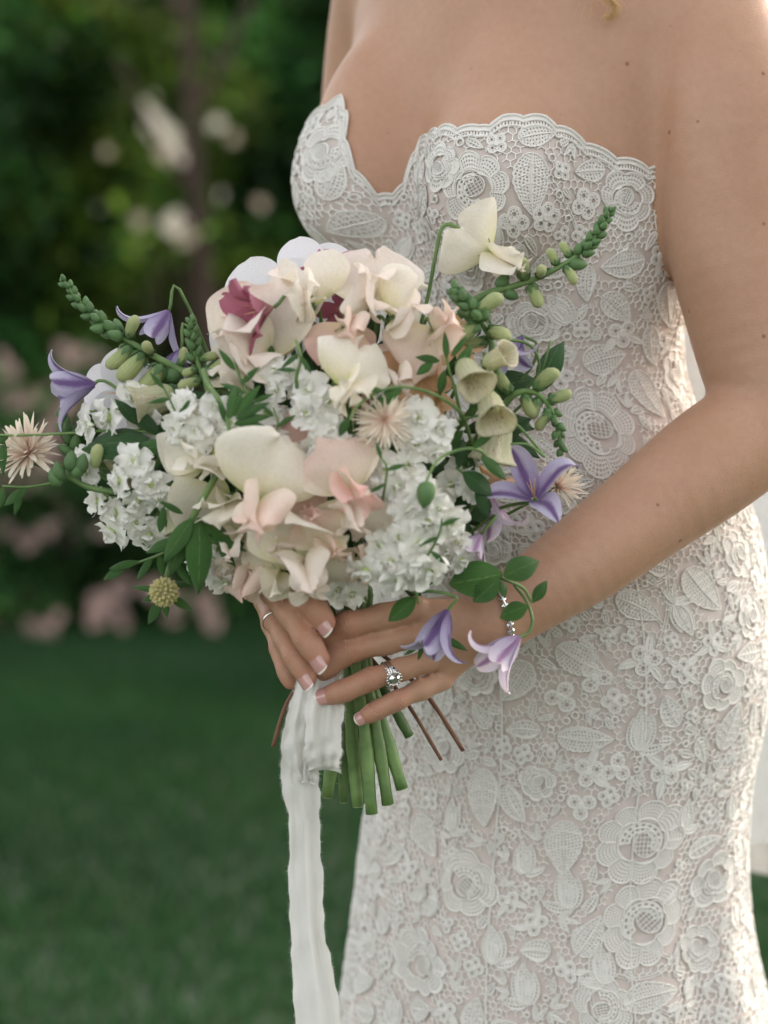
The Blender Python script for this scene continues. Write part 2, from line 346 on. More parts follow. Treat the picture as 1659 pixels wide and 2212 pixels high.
# ---------------------------------------------------------------- the bride: one implicit body, meshed as one surface
PHI = R(45)
LV = np.array([math.cos(PHI), -math.sin(PHI)]); FV = np.array([-math.sin(PHI), -math.cos(PHI)])   # her left, her front
rings = [(-420, 1010, 1240, .9, .16), (-330, 1000, 1250, .9, .15), (-230, 930, 1330, .75, .14), (-140, 830, 1430, .68, .13), (0, 775, 1478, .66, .125), (200, 752, 1484, .68, .12), (350, 748, 1490, .72, .12), (450, 745, 1492, .74, .12),
         (560, 752, 1484, .76, .12), (650, 775, 1462, .76, .12), (740, 790, 1442, .76, .125), (800, 792, 1446, .76, .128), (860, 792, 1470, .76, .13), (950, 785, 1530, .78, .13),
         (1050, 782, 1588, .8, .13), (1150, 786, 1620, .84, .13), (1250, 794, 1640, .86, .13), (1400, 806, 1650, .88, .13), (1500, 814, 1643, .88, .13), (1600, 818, 1622, .88, .13), (1680, 812, 1606, .88, .13), (1780, 800, 1600, .88, .13),
         (1900, 784, 1602, .9, .13), (2000, 770, 1612, .9, .13), (2100, 757, 1632, .92, .13), (2250, 738, 1664, .95, .13), (2600, 690, 1740, 1, .13), (3000, 600, 1830, 1, .13), (3300, 540, 1900, 1, .13)]
rz, rcx, rcy, ra, rb = [], [], [], [], []
for py, l, r, q, Y in rings:
    s = SC(Y); p = W((l+r)/2, py, Y); hx = (r-l)/2*s
    a = hx/math.sqrt(math.cos(PHI)**2+(q*math.sin(PHI))**2)
    rz.append(p.z); rcx.append(p.x); rcy.append(Y); ra.append(a); rb.append(a*q)
o = np.argsort(rz); zf = np.linspace(rz[-1], rz[0], 600)
def sm(v):
    y = np.interp(zf, np.array(rz)[o], np.array(v)[o]); k = np.exp(-.5*(np.arange(-24, 25)/9.)**2); k /= k.sum()
    return np.convolve(np.pad(y, 24, mode='edge'), k, 'valid')
T_cx, T_cy, T_a, T_b = sm(rcx), sm(rcy), sm(ra), sm(rb)
def I(t, z): return np.interp(z, zf, t)
def smin(a, b, k):
    if k < .001: return np.minimum(a, b)
    h = np.clip(.5+.5*(b-a)/k, 0, 1); return b*(1-h)+a*h-k*h*(1-h)
def f_trunk(x, y, z):
    dx, dy = x-I(T_cx, z), y-I(T_cy, z); l = dx*LV[0]+dy*LV[1]; f = dx*FV[0]+dy*FV[1]; a, b = I(T_a, z), I(T_b, z)
    k = np.sqrt((l/a)**2+(f/b)**2)+1e-6; g = np.sqrt((l/a**2)**2+(f/b**2)**2)+1e-6
    return k*(k-1)/g
def ell(c, r, yaw=PHI, tilt=0.0):
    c = np.array(c); r = np.array(r)
    def fn(x, y, z):
        dx, dy, dz = x-c[0], y-c[1], z-c[2]
        l = dx*LV[0]+dy*LV[1]; f = dx*FV[0]+dy*FV[1]
        f2 = f*math.cos(tilt)+dz*math.sin(tilt); z2 = -f*math.sin(tilt)+dz*math.cos(tilt)
        k = np.sqrt((l/r[0])**2+(f2/r[1])**2+(z2/r[2])**2)+1e-6; g = np.sqrt((l/r[0]**2)**2+(f2/r[1]**2)**2+(z2/r[2]**2)**2)+1e-6
        return k*(k-1)/g
    return fn
BR = [ell(W(1085, 405, -.012), (.066, .072, .074)), ell(W(800, 400, .088), (.060, .068, .068)),
      ell(W(1112, 305, .014), (.056, .054, .080), tilt=R(-12)), ell(W(828, 305, .108), (.050, .050, .080), tilt=R(-12))]
def f_bust(x, y, z):
    d = f_trunk(x, y, z)
    for b, k in zip(BR, (.030, .030, .034, .048)): d = smin(d, b(x, y, z), k)
    return d
def cast(px, py, off=0.0):
    """first point of the dress surface on the sight line through a picture position"""
    a = np.array(CAM); b = np.array(W(px, py, 0.0)); d = (b-a)/np.linalg.norm(b-a)
    t = np.arange(1.6, 2.75, .002); P = a+t[:, None]*d; v = f_bust(P[:, 0], P[:, 1], P[:, 2])-off
    i = np.where(v < 0)[0]
    if len(i) == 0: i = [int(np.argmin(v))]
    return P[i[0]]

# ---- joints (picture position, depth, radius in picture units)
def J(px, py, Y, r): return (np.array(W(px, py, Y)), r*SC(Y))
larm = [J(1520, 10, .045, 160), J(1572, 200, .0, 165), J(1586, 380, -.02, 156), J(1592, 520, -.03, 150), J(1626, 700, -.045, 138), J(1658, 850, -.055, 126), J(1652, 915, -.06, 122)]
lfore = [J(1652, 915, -.06, 120), J(1528, 1005, -.085, 122), J(1380, 1118, -.115, 107), J(1258, 1210, -.138, 98), J(1150, 1284, -.155, 84), J(1072, 1335, -.165, 76)]
wl_ = J(1060, 1342, -.166, 66)
LF = {'index': [J(900, 1316, -.186, 30), J(752, 1350, -.199, 28), J(716, 1370, -.190, 27), J(700, 1388, -.170, 25)],
      'middle': [J(908, 1370, -.187, 29), J(757, 1404, -.198, 26), J(706, 1438, -.196, 23.5), J(692, 1450, -.188, 21)],
      'ring': [J(925, 1428, -.186, 27), J(800, 1467, -.203, 23), J(745, 1492, -.203, 22), J(709, 1503, -.200, 20)],
      'pinky': [J(955, 1468, -.178, 26), J(858, 1513, -.198, 19.5), J(815, 1534, -.198, 18), J(789, 1548, -.196, 16.5)]}
LT = [J(1010, 1310, -.15, 40), J(930, 1330, -.118, 33), J(850, 1370, -.108, 28), J(800, 1390, -.108, 24)]
rarm = [J(835, -60, .235, 100), J(815, 60, .265, 104), J(795, 240, .285, 100), J(785, 420, .28, 94), J(775, 640, .25, 88), J(760, 720, .22, 86)]
rfore = [J(760, 720, .22, 86), J(730, 820, .16, 88), J(700, 900, .10, 88), J(630, 1060, -.01, 76), J(560, 1150, -.075, 64)]
RF = {'index': [J(588, 1200, -.140, 32), J(637, 1276, -.200, 27), J(679, 1312, -.215, 25.5), J(702, 1344, -.2185, 23)],
      'middle': [J(560, 1222, -.128, 32), J(590, 1278, -.190, 27), J(660, 1378, -.216, 25.5), J(690, 1423, -.220, 23)],
      'ring': [J(560, 1258, -.116, 30), J(592, 1338, -.172, 24.5), J(637, 1418, -.200, 23.5), J(664, 1464, -.206, 21)],
      'pinky': [J(574, 1298, -.108, 26), J(602, 1402, -.145, 18), J(616, 1446, -.158, 16.5), J(627, 1476, -.162, 14.5)]}
RT = [J(575, 1190, -.07, 38), J(650, 1235, -.085, 32), J(730, 1290, -.10, 27), J(770, 1320, -.105, 23)]

VOX = .0024
bmin = np.array([-.16, -.27, .74]); bmax = np.array([.47, .42, 1.56])
bmin[2] = W(800, 1580, -.2).z-.02
shape = np.ceil((bmax-bmin)/VOX).astype(int)
Fd = np.full(shape, .05, np.float32)
def sub(lo, hi):
    i0 = np.clip(((np.array(lo)-bmin)/VOX).astype(int)-1, 0, shape); i1 = np.clip(((np.array(hi)-bmin)/VOX).astype(int)+2, 0, shape)
    ax = [(bmin[k]+VOX*np.arange(i0[k], i1[k])).astype(np.float32) for k in range(3)]
    return tuple(slice(i0[k], i1[k]) for k in range(3)), np.meshgrid(*ax, indexing='ij')
def cone(p, a, ra_, b, rb_):
    """rounded cone between joints a and b"""
    x, y, z = p; ab = b-a; L = ab.dot(ab)+1e-12
    t = np.clip(((x-a[0])*ab[0]+(y-a[1])*ab[1]+(z-a[2])*ab[2])/L, 0, 1).astype(np.float32)
    return np.sqrt((x-a[0]-t*ab[0])**2+(y-a[1]-t*ab[1])**2+(z-a[2]-t*ab[2])**2)-(ra_+(rb_-ra_)*t)
def chain(js, k=.012, kb=.012, m=.045):
    if len(js) > 4:
        n = 4*len(js); C4 = catmull([list(j[0])+[j[1]] for j in js], n); js = [(q[:3], q[3]) for q in C4]; k = .0005
    P = np.array([j[0] for j in js]); r = max(j[1] for j in js)
    sl, p = sub(P.min(0)-r-m, P.max(0)+r+m); g = None
    for (a, ra_), (b, rb_) in zip(js[:-1], js[1:]):
        c = cone(p, a, ra_, b, rb_); g = c if g is None else smin(g, c, k)
    Fd[sl] = smin(Fd[sl], g, kb)
# trunk and bust (down to below the neckline only, the rest is under the gown)
sl, p = sub((bmin[0], -.2, 1.05), (bmax[0], bmax[1], bmax[2])); g = f_bust(*p)
g = np.maximum(g, 1.09-p[2]); Fd[sl] = np.minimum(Fd[sl], g.astype(np.float32))
chain([J(1125, -420, .15, 128), J(1120, -250, .13, 135), J(1115, -120, .12, 120)], .03, .05)
chain([J(1120, -190, .13, 85), J(1330, -110, .07, 95), J(1480, -20, .045, 120)], .04, .05)
chain([J(1100, -190, .14, 85), J(960, -130, .19, 85), J(850, -60, .24, 92)], .04, .05)
chain(larm, .02, .022)
chain(lfore, .02, .008)
chain(rarm, .02, .03)
chain(rfore, .02, .012)
def hand(F_, T_, wrist, kmeta=.016):
    mc = [F_[k][0] for k in ('index', 'middle', 'ring', 'pinky')]
    P = np.array([wrist[0]]+[m[0] for m in mc]); sl, p = sub(P.min(0)-.08, P.max(0)+.08); g = None
    for m in mc:
        c = cone(p, wrist[0]+(m[0]-wrist[0])*.12, wrist[1]*.62, wrist[0]+(m[0]-wrist[0])*.88, m[1]*.9); g = c if g is None else smin(g, c, kmeta)
    Fd[sl] = smin(Fd[sl], g, .016)
    chain(T_, .008, .008)
    for k in ('pinky', 'ring', 'middle', 'index'):
        js = F_[k]
        # a little swelling at the middle joint
        sl, p = sub(np.min([j[0] for j in js], 0)-.055, np.max([j[0] for j in js], 0)+.055); g = None
        segs = []
        for (a, ra_), (b, rb_) in zip(js[:-1], js[1:]):
            mid = (a+b)/2; segs += [(a, ra_, mid, (ra_+rb_)/2*.955), (mid, (ra_+rb_)/2*.955, b, rb_*1.02)]
        for s_ in segs:
            c = cone(p, *s_); g = c if g is None else smin(g, c, .006)
        Fd[sl] = smin(Fd[sl], g, .0011)
hand(LF, LT, wl_); hand(RF, RT, J(552, 1160, -.08, 62))
def surface_nets(F_, org, h):
    ins = F_ < 0; c = np.zeros(tuple(s-1 for s in F_.shape), np.uint8)
    for i in (0, 1):
        for j in (0, 1):
            for k in (0, 1): c += ins[i:ins.shape[0]-1+i, j:ins.shape[1]-1+j, k:ins.shape[2]-1+k]
    mask = (c > 0) & (c < 8); Ic = np.argwhere(mask); idx = np.full(mask.shape, -1, np.int32); idx[mask] = np.arange(len(Ic))
    acc = np.zeros((len(Ic), 3)); cnt = np.zeros(len(Ic))
    cs = [(i, j, k) for i in (0, 1) for j in (0, 1) for k in (0, 1)]
    for a in cs:
        for b in cs:
            if sum(abs(np.subtract(a, b))) != 1 or a > b: continue
            fa = F_[tuple((Ic+a).T)]; fb = F_[tuple((Ic+b).T)]; cr = (fa < 0) != (fb < 0)
            t = np.where(cr, fa/(fa-fb+1e-20), 0)
            acc += cr[:, None]*(np.array(a)+t[:, None]*(np.array(b)-np.array(a))); cnt += cr
    V = org+h*(Ic+acc/cnt[:, None]); Fs = []
    for ax in range(3):
        u, w = (ax+1) % 3, (ax+2) % 3
        s0 = [slice(1, -1)]*3; s1 = [slice(1, -1)]*3; s0[ax] = slice(0, -1); s1[ax] = slice(1, None)
        P = np.argwhere(ins[tuple(s0)] != ins[tuple(s1)]); off = np.ones(3, int); off[ax] = 0; P = P+off
        e = np.eye(3, dtype=int); q = [idx[tuple((P-e[u]-e[w]).T)], idx[tuple((P-e[w]).T)], idx[tuple(P.T)], idx[tuple((P-e[u]).T)]]
        q = np.stack(q, 1); fl = ~ins[tuple(P.T)]; q[fl] = q[fl][:, ::-1]; Fs.append(q)
    return V, np.vstack(Fs)
BV, BF = surface_nets(Fd, bmin, VOX)
def relax(V, F, it, lam=.5):
    E = np.vstack([F[:, [0, 1]], F[:, [1, 2]], F[:, [2, 3]], F[:, [3, 0]]]); E = np.vstack([E, E[:, ::-1]])
    deg = np.bincount(E[:, 0], minlength=len(V))[:, None]
    for _ in range(it):
        for l in (lam, -lam*.96):
            s = np.stack([np.bincount(E[:, 0], V[E[:, 1], k], len(V)) for k in range(3)], -1)/np.maximum(deg, 1); V = V+l*(s-V)
    return V
BV = relax(BV, BF, 4)
# skin redness at finger joints and tips (a property of the skin) as a colour attribute
red = np.zeros(len(BV))
for H in (LF, RF):
    for js in H.values():
        for q, (p_, r_) in enumerate(js):
            if q == 0: continue
            d = np.linalg.norm(BV-p_, axis=1); red = np.maximum(red, np.exp(-(d/(r_*1.25))**2*.8)*(1.0, .75, .6, 1.0)[q])
crz = np.zeros(len(BV)); crt = np.full(len(BV), .5)
for H in (LF, RF):
    for js in H.values():
        for q, wt in ((1, 1.0), (2, .7)):
            p_, r_ = js[q]; a_ = js[q+1][0]-js[q-1][0]; a_ = a_/np.linalg.norm(a_); d = BV-p_; dn = np.linalg.norm(d, axis=1)
            g_ = np.exp(-((d @ a_)/(r_*.55))**2)*(dn < r_*1.5)*wt; up_m = g_ > crz; crz[up_m] = g_[up_m]; crt[up_m] = (.5+(d @ a_)/.03)[up_m]
M_skin, nt, out = newmat('skin'); L = nt.links.new
tc = N(nt, 'ShaderNodeTexCoord'); p_ = N(nt, 'ShaderNodeBsdfPrincipled', Roughness=.46); p_.inputs['Specular IOR Level'].default_value = .42
n1 = N(nt, 'ShaderNodeTexNoise', Scale=14, Detail=4); L(tc.outputs['Object'], n1.inputs[0])
n2 = N(nt, 'ShaderNodeTexNoise', Scale=160, Detail=3); L(tc.outputs['Object'], n2.inputs[0])
r1 = ramp(nt, [(.3, (.45, .250, .158)), (.7, (.505, .298, .200))]); L(n1.outputs[0], r1.inputs[0])
r2 = ramp(nt, [(.3, (.94, .925, .91)), (.7, (1.0, 1.0, 1.0))]); L(n2.outputs[0], r2.inputs[0])
c = mixc(nt, 1.0, r1.outputs[0], r2.outputs[0], 'MULTIPLY')
at = N(nt, 'ShaderNodeAttribute'); at.attribute_name = 'col'; sp = N(nt, 'ShaderNodeSeparateColor'); L(at.outputs[0], sp.inputs[0])
c = mixc(nt, sp.outputs[0], c, (.46, .20, .135))
for scl, th, cc in ((55, .13, (.20, .08, .04)), (120, .11, (.32, .15, .08))):
    vo = N(nt, 'ShaderNodeTexVoronoi', Scale=scl); vo.inputs['Randomness'].default_value = 1; L(tc.outputs['Object'], vo.inputs['Vector'])
    sc_ = N(nt, 'ShaderNodeSeparateColor'); L(vo.outputs['Color'], sc_.inputs[0])
    th_ = N(nt, 'ShaderNodeMath', _operation='LESS_THAN', i1=.20 if scl == 55 else .14); L(sc_.outputs[0], th_.inputs[0])
    rr_ = ramp(nt, [(th*.5, (1, 1, 1)), (th, (0, 0, 0))]); L(vo.outputs['Distance'], rr_.inputs[0])
    mm = N(nt, 'ShaderNodeMath', _operation='MULTIPLY'); L(rr_.outputs[0], mm.inputs[0]); L(th_.outputs[0], mm.inputs[1])
    m2 = N(nt, 'ShaderNodeMath', _operation='MULTIPLY', i1=.75 if scl == 55 else .5); L(mm.outputs[0], m2.inputs[0])
    c = mixc(nt, m2.outputs[0], c, cc)
L(c, p_.inputs['Base Color'])
p_.inputs['Subsurface Weight'].default_value = .22; p_.inputs['Subsurface Radius'].default_value = (1, .35, .18); p_.inputs['Subsurface Scale'].default_value = .006
bv = N(nt, 'ShaderNodeTexVoronoi', Scale=900); L(tc.outputs['Object'], bv.inputs['Vector'])
bn = N(nt, 'ShaderNodeTexNoise', Scale=420, Detail=3); L(tc.outputs['Object'], bn.inputs[0])
ba = N(nt, 'ShaderNodeMath', _operation='ADD'); L(bv.outputs['Distance'], ba.inputs[0]); L(bn.outputs[0], ba.inputs[1])
cw = N(nt, 'ShaderNodeMath', _operation='MULTIPLY_ADD', i1=92.0); L(sp.outputs[2], cw.inputs[0]); cn = N(nt, 'ShaderNodeMath', _operation='MULTIPLY', i1=13.0); n4 = N(nt, 'ShaderNodeTexNoise', Scale=240, Detail=2); L(tc.outputs['Object'], n4.inputs[0]); L(n4.outputs[0], cn.inputs[0]); L(cn.outputs[0], cw.inputs[2])
cs1 = N(nt, 'ShaderNodeMath', _operation='SINE'); L(cw.outputs[0], cs1.inputs[0]); cs2 = N(nt, 'ShaderNodeMath', _operation='MULTIPLY'); L(cs1.outputs[0], cs2.inputs[0]); L(sp.outputs[1], cs2.inputs[1])
bc = N(nt, 'ShaderNodeBump', Strength=.34, Distance=.0011); L(cs2.outputs[0], bc.inputs['Height'])
bb = N(nt, 'ShaderNodeBump', Strength=.28, Distance=.0006); L(ba.outputs[0], bb.inputs['Height']); L(bc.outputs[0], bb.inputs['Normal']); L(bb.outputs[0], p_.inputs['Normal'])
L(p_.outputs[0], out.inputs[0])
bride = empty('person', (float(I(T_cx, .3)), .13, 0), 'bride in a strapless white lace gown holding a bouquet with both hands', 'person')
body = put('body', mk('body', BV, BF, M_skin, True, None, np.stack([red, crz, crt], -1)), bride)
# ---------------------------------------------------------------- the gown: a surface r(angle, height) carrying real lace
NT, NZ = 360, 300
z_lo, z_hi = .03, float(W(735, 190, .12).z)+.03
ths = np.linspace(-math.pi, math.pi, NT, endpoint=False); zs = np.linspace(z_lo, z_hi, NZ)
rs = np.arange(.03, .62, .003)
RT_ = np.zeros((NT, NZ))
for j, z in enumerate(zs):
    cx_, cy_ = I(T_cx, z), I(T_cy, z)
    x = cx_+np.cos(ths)[:, None]*rs; y = cy_+np.sin(ths)[:, None]*rs
    v = f_bust(x, y, np.full_like(x, z)) if z > 1.02 else f_trunk(x, y, np.full_like(x, z))
    neg = v < 0; last = np.where(neg.any(1), neg.shape[1]-1-np.argmax(neg[:, ::-1], 1), 0); last = np.minimum(last, len(rs)-2)
    k = np.arange(NT); a, b = v[k, last], v[k, last+1]; RT_[:, j] = rs[last]+.003*np.clip(a/(a-b+1e-12), 0, 1)
# soft vertical folds that grow below the knee line
Th, Zz = np.meshgrid(ths, zs, indexing='ij'); amp = np.clip((.86-Zz)/.5, 0, 1)
RT_ += amp*(.0065*np.sin(9*Th+.8*np.sin(2*Th)+1.0)+.004*np.sin(17*Th+Zz*2))
RT_ += .0012*np.sin(5*Th+23*Zz)*np.sin(3*Th-17*Zz)*(Zz < 1.1)
def DR(th, z):
    t = (np.asarray(th)+math.pi)/(2*math.pi)*NT; t = np.mod(t, NT); j = np.clip((np.asarray(z)-z_lo)/(z_hi-z_lo)*(NZ-1), 0, NZ-1.001)
    i0 = t.astype(int) % NT; ft = t-np.floor(t); i1 = (i0+1) % NT; j0 = j.astype(int); fj = j-j0
    return (RT_[i0, j0]*(1-ft)+RT_[i1, j0]*ft)*(1-fj)+(RT_[i0, j0+1]*(1-ft)+RT_[i1, j0+1]*ft)*fj
def DP(th, z, h):
    th = np.asarray(th, float); z = np.asarray(z, float)
    r = DR(th, z)+h
    return np.stack([I(T_cx, z)+np.cos(th)*r, I(T_cy, z)+np.sin(th)*r, z], -1)
def at(px, py):
    p = cast(px, py, .004); return math.atan2(p[1]-I(T_cy, p[2]), p[0]-I(T_cx, p[2])), p[2]
neck_px = [(728, 216), (741, 245), (741, 300), (752, 345), (775, 388), (810, 422), (846, 432), (872, 395), (888, 345), (905, 308), (950, 280), (1035, 282), (1085, 262), (1130, 254), (1180, 262), (1235, 293), (1290, 328), (1345, 350), (1400, 366), (1450, 380)]
nk = np.array([at(*q) for q in neck_px]); nk = nk[np.argsort(nk[:, 0])]
zb = nk[-1, 1]
th_k = np.concatenate([nk[:, 0], [nk[-1, 0]+.5, 1.2, 2.2, 2.8]]); z_k = np.concatenate([nk[:, 1], [zb-.012, zb-.02, zb-.01, zb+.0]])
th_k[th_k < th_k[0]] += 2*math.pi
th_a = np.concatenate([th_k-2*math.pi, th_k, th_k+2*math.pi]); z_a = np.concatenate([z_k]*3); oo = np.argsort(th_a); th_a, z_a = th_a[oo], z_a[oo]
def ZT(th): return np.interp(th, th_a, z_a)
M_lining = plain('nude_tulle_lining', (.575, .50, .465), (.635, .555, .515), 90, .8, .35, 900)
M_lace = plain('cotton_lace', (.87, .845, .80), (.91, .885, .84), 60, .95, 1.0, 1400, trans=.06, spec=.2)
M_net = plain('lace_bars', (.88, .855, .815), (.92, .895, .855), 60, .85, .5, 900, spec=.2)
# lining
tt = np.linspace(0, 1, 150)**.9; nth = 320; lth = np.linspace(-math.pi, math.pi, nth, endpoint=False)
zt = ZT(lth)-.005; ZZ = z_lo+(zt[None]-z_lo)*tt[:, None]; TH = np.broadcast_to(lth, ZZ.shape)
Pl = DP(TH, ZZ, .003).reshape(-1, 3)
gown = put('gown', mk('gown', Pl, grid_faces(150, nth, True), M_lining), bride)
tag(gown, 'strapless sweetheart gown of white guipure lace over nude lining')
LH = .0040                                  # lace rides this far off the body
# ---- lace pieces in flat local coordinates (x along the body, y up, h off the cloth)
class Lace:
    def __init__(s): s.v, s.f, s.n = [], [], 0
    def add(s, xy, h, f):
        xy = np.asarray(xy, float); h = np.broadcast_to(np.asarray(h, float), (len(xy),)); s.v.append(np.column_stack([xy, h])); s.f.append(np.asarray(f)+s.n); s.n += len(xy)
    def cord(s, pts, w=.0012, h=.0018, closed=False, base=0.0):
        P = np.asarray(pts, float); n = len(P)
        if n < 2: return
        if closed: T = np.roll(P, -1, 0)-np.roll(P, 1, 0)
        else: T = np.gradient(P, axis=0)
        T /= np.linalg.norm(T, axis=1)[:, None]+1e-12; Nn = np.column_stack([-T[:, 1], T[:, 0]])
        o_ = np.array([-.5, -.3, .3, .5])*w*.80; hh = np.array([0, .9, .9, 0])*h*.55+base+.0002
        xy = (P[:, None]+Nn[:, None]*o_[None, :, None]).reshape(-1, 2); H = np.tile(hh, n); m = 4
        i = np.arange(n if closed else n-1)[:, None]; j = np.arange(3)[None]; i2 = (i+1) % n
        s.add(xy, H, np.stack([i*m+j, i*m+j+1, i2*m+j+1, i2*m+j], -1).reshape(-1, 4)[:, ::-1])
    def sheet(s, fn, n, m, holes=(3, 3, 1), h=.0007, wrap=False):
        """fn(a, b) -> xy on an n x m grid, with a lattice of openings"""
        a, b = np.meshgrid(np.linspace(0, 1, n), np.linspace(0, 1, m), indexing='ij'); xy = np.stack(fn(a, b), -1).reshape(-1, 2)
        i, j = np.meshgrid(np.arange(n-1), np.arange(m-1), indexing='ij'); keep = np.ones_like(i, bool)
        if holes: keep = ~((i % holes[0] == holes[2]) & (j % holes[1] == holes[2]) & (i > 0) & (i < n-2) & (j > 0) & (j < m-2))
        F_ = np.stack([i*m+j, i*m+j+1, (i+1)*m+j+1, (i+1)*m+j], -1)[keep]; s.add(xy, h, F_)
def rot(xy, a):
    c_, s_ = math.cos(a), math.sin(a); return np.column_stack([xy[:, 0]*c_-xy[:, 1]*s_, xy[:, 0]*s_+xy[:, 1]*c_])
def leaf_fn(L, Wd, bend, serr=0, p=.85):
    def fn(a, b):
        w = Wd*np.sin(math.pi*np.clip(a, 0, 1)**p)**.8*(1+serr*(np.mod(a*9, 1)-.5)); t = (b*2-1)
        x = a*L+.10*L*np.abs(t)*0; ang = bend*a; cx = np.where(abs(bend) < 1e-4, a*L, L*np.sin(ang)/(bend+1e-9)); cy = np.where(abs(bend) < 1e-4, 0, L*(1-np.cos(ang))/(bend+1e-9))
        return cx-np.sin(ang)*w*t-.12*L*np.abs(t)*w/Wd*np.cos(ang)*.6, cy+np.cos(ang)*w*t
    return fn
def l_leaf(L=.04, Wd=.012, bend=.3, seed=0, fine=True):
    s = Lace(); fn = leaf_fn(L, Wd, bend, .14 if L > .026 else 0)
    n = max(10, int(L/.0013)); m = max(6, int(2*Wd/.0014)); s.sheet(fn, n, m, (2, 2, 1))
    a = np.linspace(0, 1, max(14, int(L/.0016))); u = np.stack(fn(a, np.ones_like(a)), -1); d = np.stack(fn(a, np.zeros_like(a)), -1); c_ = np.stack(fn(a, np.full_like(a, .5)), -1)
    s.cord(u, .0016, .0024); s.cord(d, .0016, .0024); s.cord(c_, .0017, .0026)
    if L > .026:
        for q in np.linspace(.18, .78, 5):
            for sgn in (0, 1):
                b = np.linspace(.5, sgn, 5); s.cord(np.stack(fn(np.clip(q+.16*abs(b-.5)*2, 0, 1), b), -1), .0011, .0020)
    return s, [(L*.5, 0, max(Wd, L*.30)), (L*.2, 0, Wd), (L*.8, L*bend*.3, Wd)]
def l_rose(Rr=.034, npet=9, seed=0, basket=0.5):
    s = Lace(); ph = seed*1.3
    def rad(f): return Rr*(.80+.20*np.abs(np.cos(npet*(f+ph)/2))**.55)*(1+.09*np.sin(2*f+seed)+.06*np.sin(3*f+2.3*seed))
    nf = int(2*math.pi*Rr/.0015)
    def fn(a, b):
        f = b*2*math.pi; r_ = Rr*.50+(rad(f)-Rr*.50)*a; return r_*np.cos(f), r_*np.sin(f)*.92
    s.sheet(fn, max(7, int(Rr*.5/.0014)), nf, (2, 2, 1))
    f = np.linspace(0, 2*math.pi, nf, endpoint=False); s.cord(np.column_stack([rad(f)*np.cos(f), rad(f)*np.sin(f)*.92]), .0019, .0028, True)
    for k in range(npet):
        a = (k+.5)*2*math.pi/npet*1.0-ph+math.pi/npet*(0)
        a = (2*k+1)*math.pi/npet-ph; r_ = np.linspace(.56, .80, 6)*Rr*(1+.09*math.sin(2*a+seed)+.06*math.sin(3*a+2.3*seed)); s.cord(np.column_stack([r_*np.cos(a), r_*np.sin(a)*.92]), .0015, .0024)
    g5 = f[::2]; r5 = Rr*(.44+.12*np.abs(np.cos(2.5*(g5+ph*1.7)))**.6); s.cord(np.column_stack([r5*np.cos(g5), r5*.92*np.sin(g5)]), .0017, .0030, True)
    # inner petals: a solid crescent and an open basket
    def cres(a, b):
        g_ = (-.2+1.25*b)*math.pi; r0 = Rr*(.22+.26*a); return r0*np.cos(g_)-.02*Rr, r0*np.sin(g_)*.92
    s.sheet(cres, 6, 22, (2, 2, 1), .0011)
    e = np.linspace(0, 2*math.pi, 26, endpoint=False); bx_, by_ = Rr*.10, -Rr*.06
    s.cord(np.column_stack([bx_+.26*Rr*np.cos(e), by_+.30*Rr*np.sin(e)]), .0016, .0032, True)
    for q in np.linspace(-.8, .8, 6):
        w_ = math.sqrt(1-q*q); t = np.linspace(-w_, w_, 6)
        s.cord(np.column_stack([bx_+.26*Rr*t, by_+.30*Rr*q+0*t]), .0010, .0020); s.cord(np.column_stack([bx_+.26*Rr*q+0*t, by_+.30*Rr*t]), .0010, .0022)
    g_ = np.linspace(-.2*math.pi, 1.05*math.pi, 16)
    s.cord(np.column_stack([.34*Rr*np.cos(g_)-.02*Rr, .34*Rr*np.sin(g_)*.92]), .0014, .0030)
    return s, [(0, 0, Rr*1.02)]
def l_bud(Rr=.017, seed=0):
    """a tulip bud: three overlapping petals fanned from one point, and a side leaf"""
    s = Lace(); o_ = np.array([0, -Rr*.95]); sg = 1 if seed % 2 else -1
    for a0, ln_, wd_, bd, hh in ((90+sg*30, 1.75, .42, -.5*sg, 0), (90-sg*27, 1.6, .40, .55*sg, .0002), (90+sg*3, 1.95, .46, .1, .0006), (90+sg*105, 1.3, .24, -.9*sg, 0)):
        lf = leaf_fn(Rr*ln_, Rr*wd_, bd); a0 = R(a0)
        def g2(a, b, lf=lf, a0=a0):
            x, y = lf(a, b); return x*math.cos(a0)-y*math.sin(a0)+o_[0], x*math.sin(a0)+y*math.cos(a0)+o_[1]
        s.sheet(g2, max(9, int(Rr*ln_/.0013)), max(5, int(2*Rr*wd_/.0014)), (2, 2, 1), .0007+hh); aa = np.linspace(0, 1, 18)
        for q in (0., 1.): s.cord(np.stack(g2(aa, np.full_like(aa, q)), -1), .0015, .0022, base=hh)
        s.cord(np.stack(g2(aa, np.full_like(aa, .5)), -1), .0011, .0018, base=hh)
    return s, [(0, 0, Rr*.85), (0, -Rr*.6, Rr*.4), (0, Rr*.6, Rr*.5), (-sg*Rr*.8, -Rr*1.0, Rr*.3)]
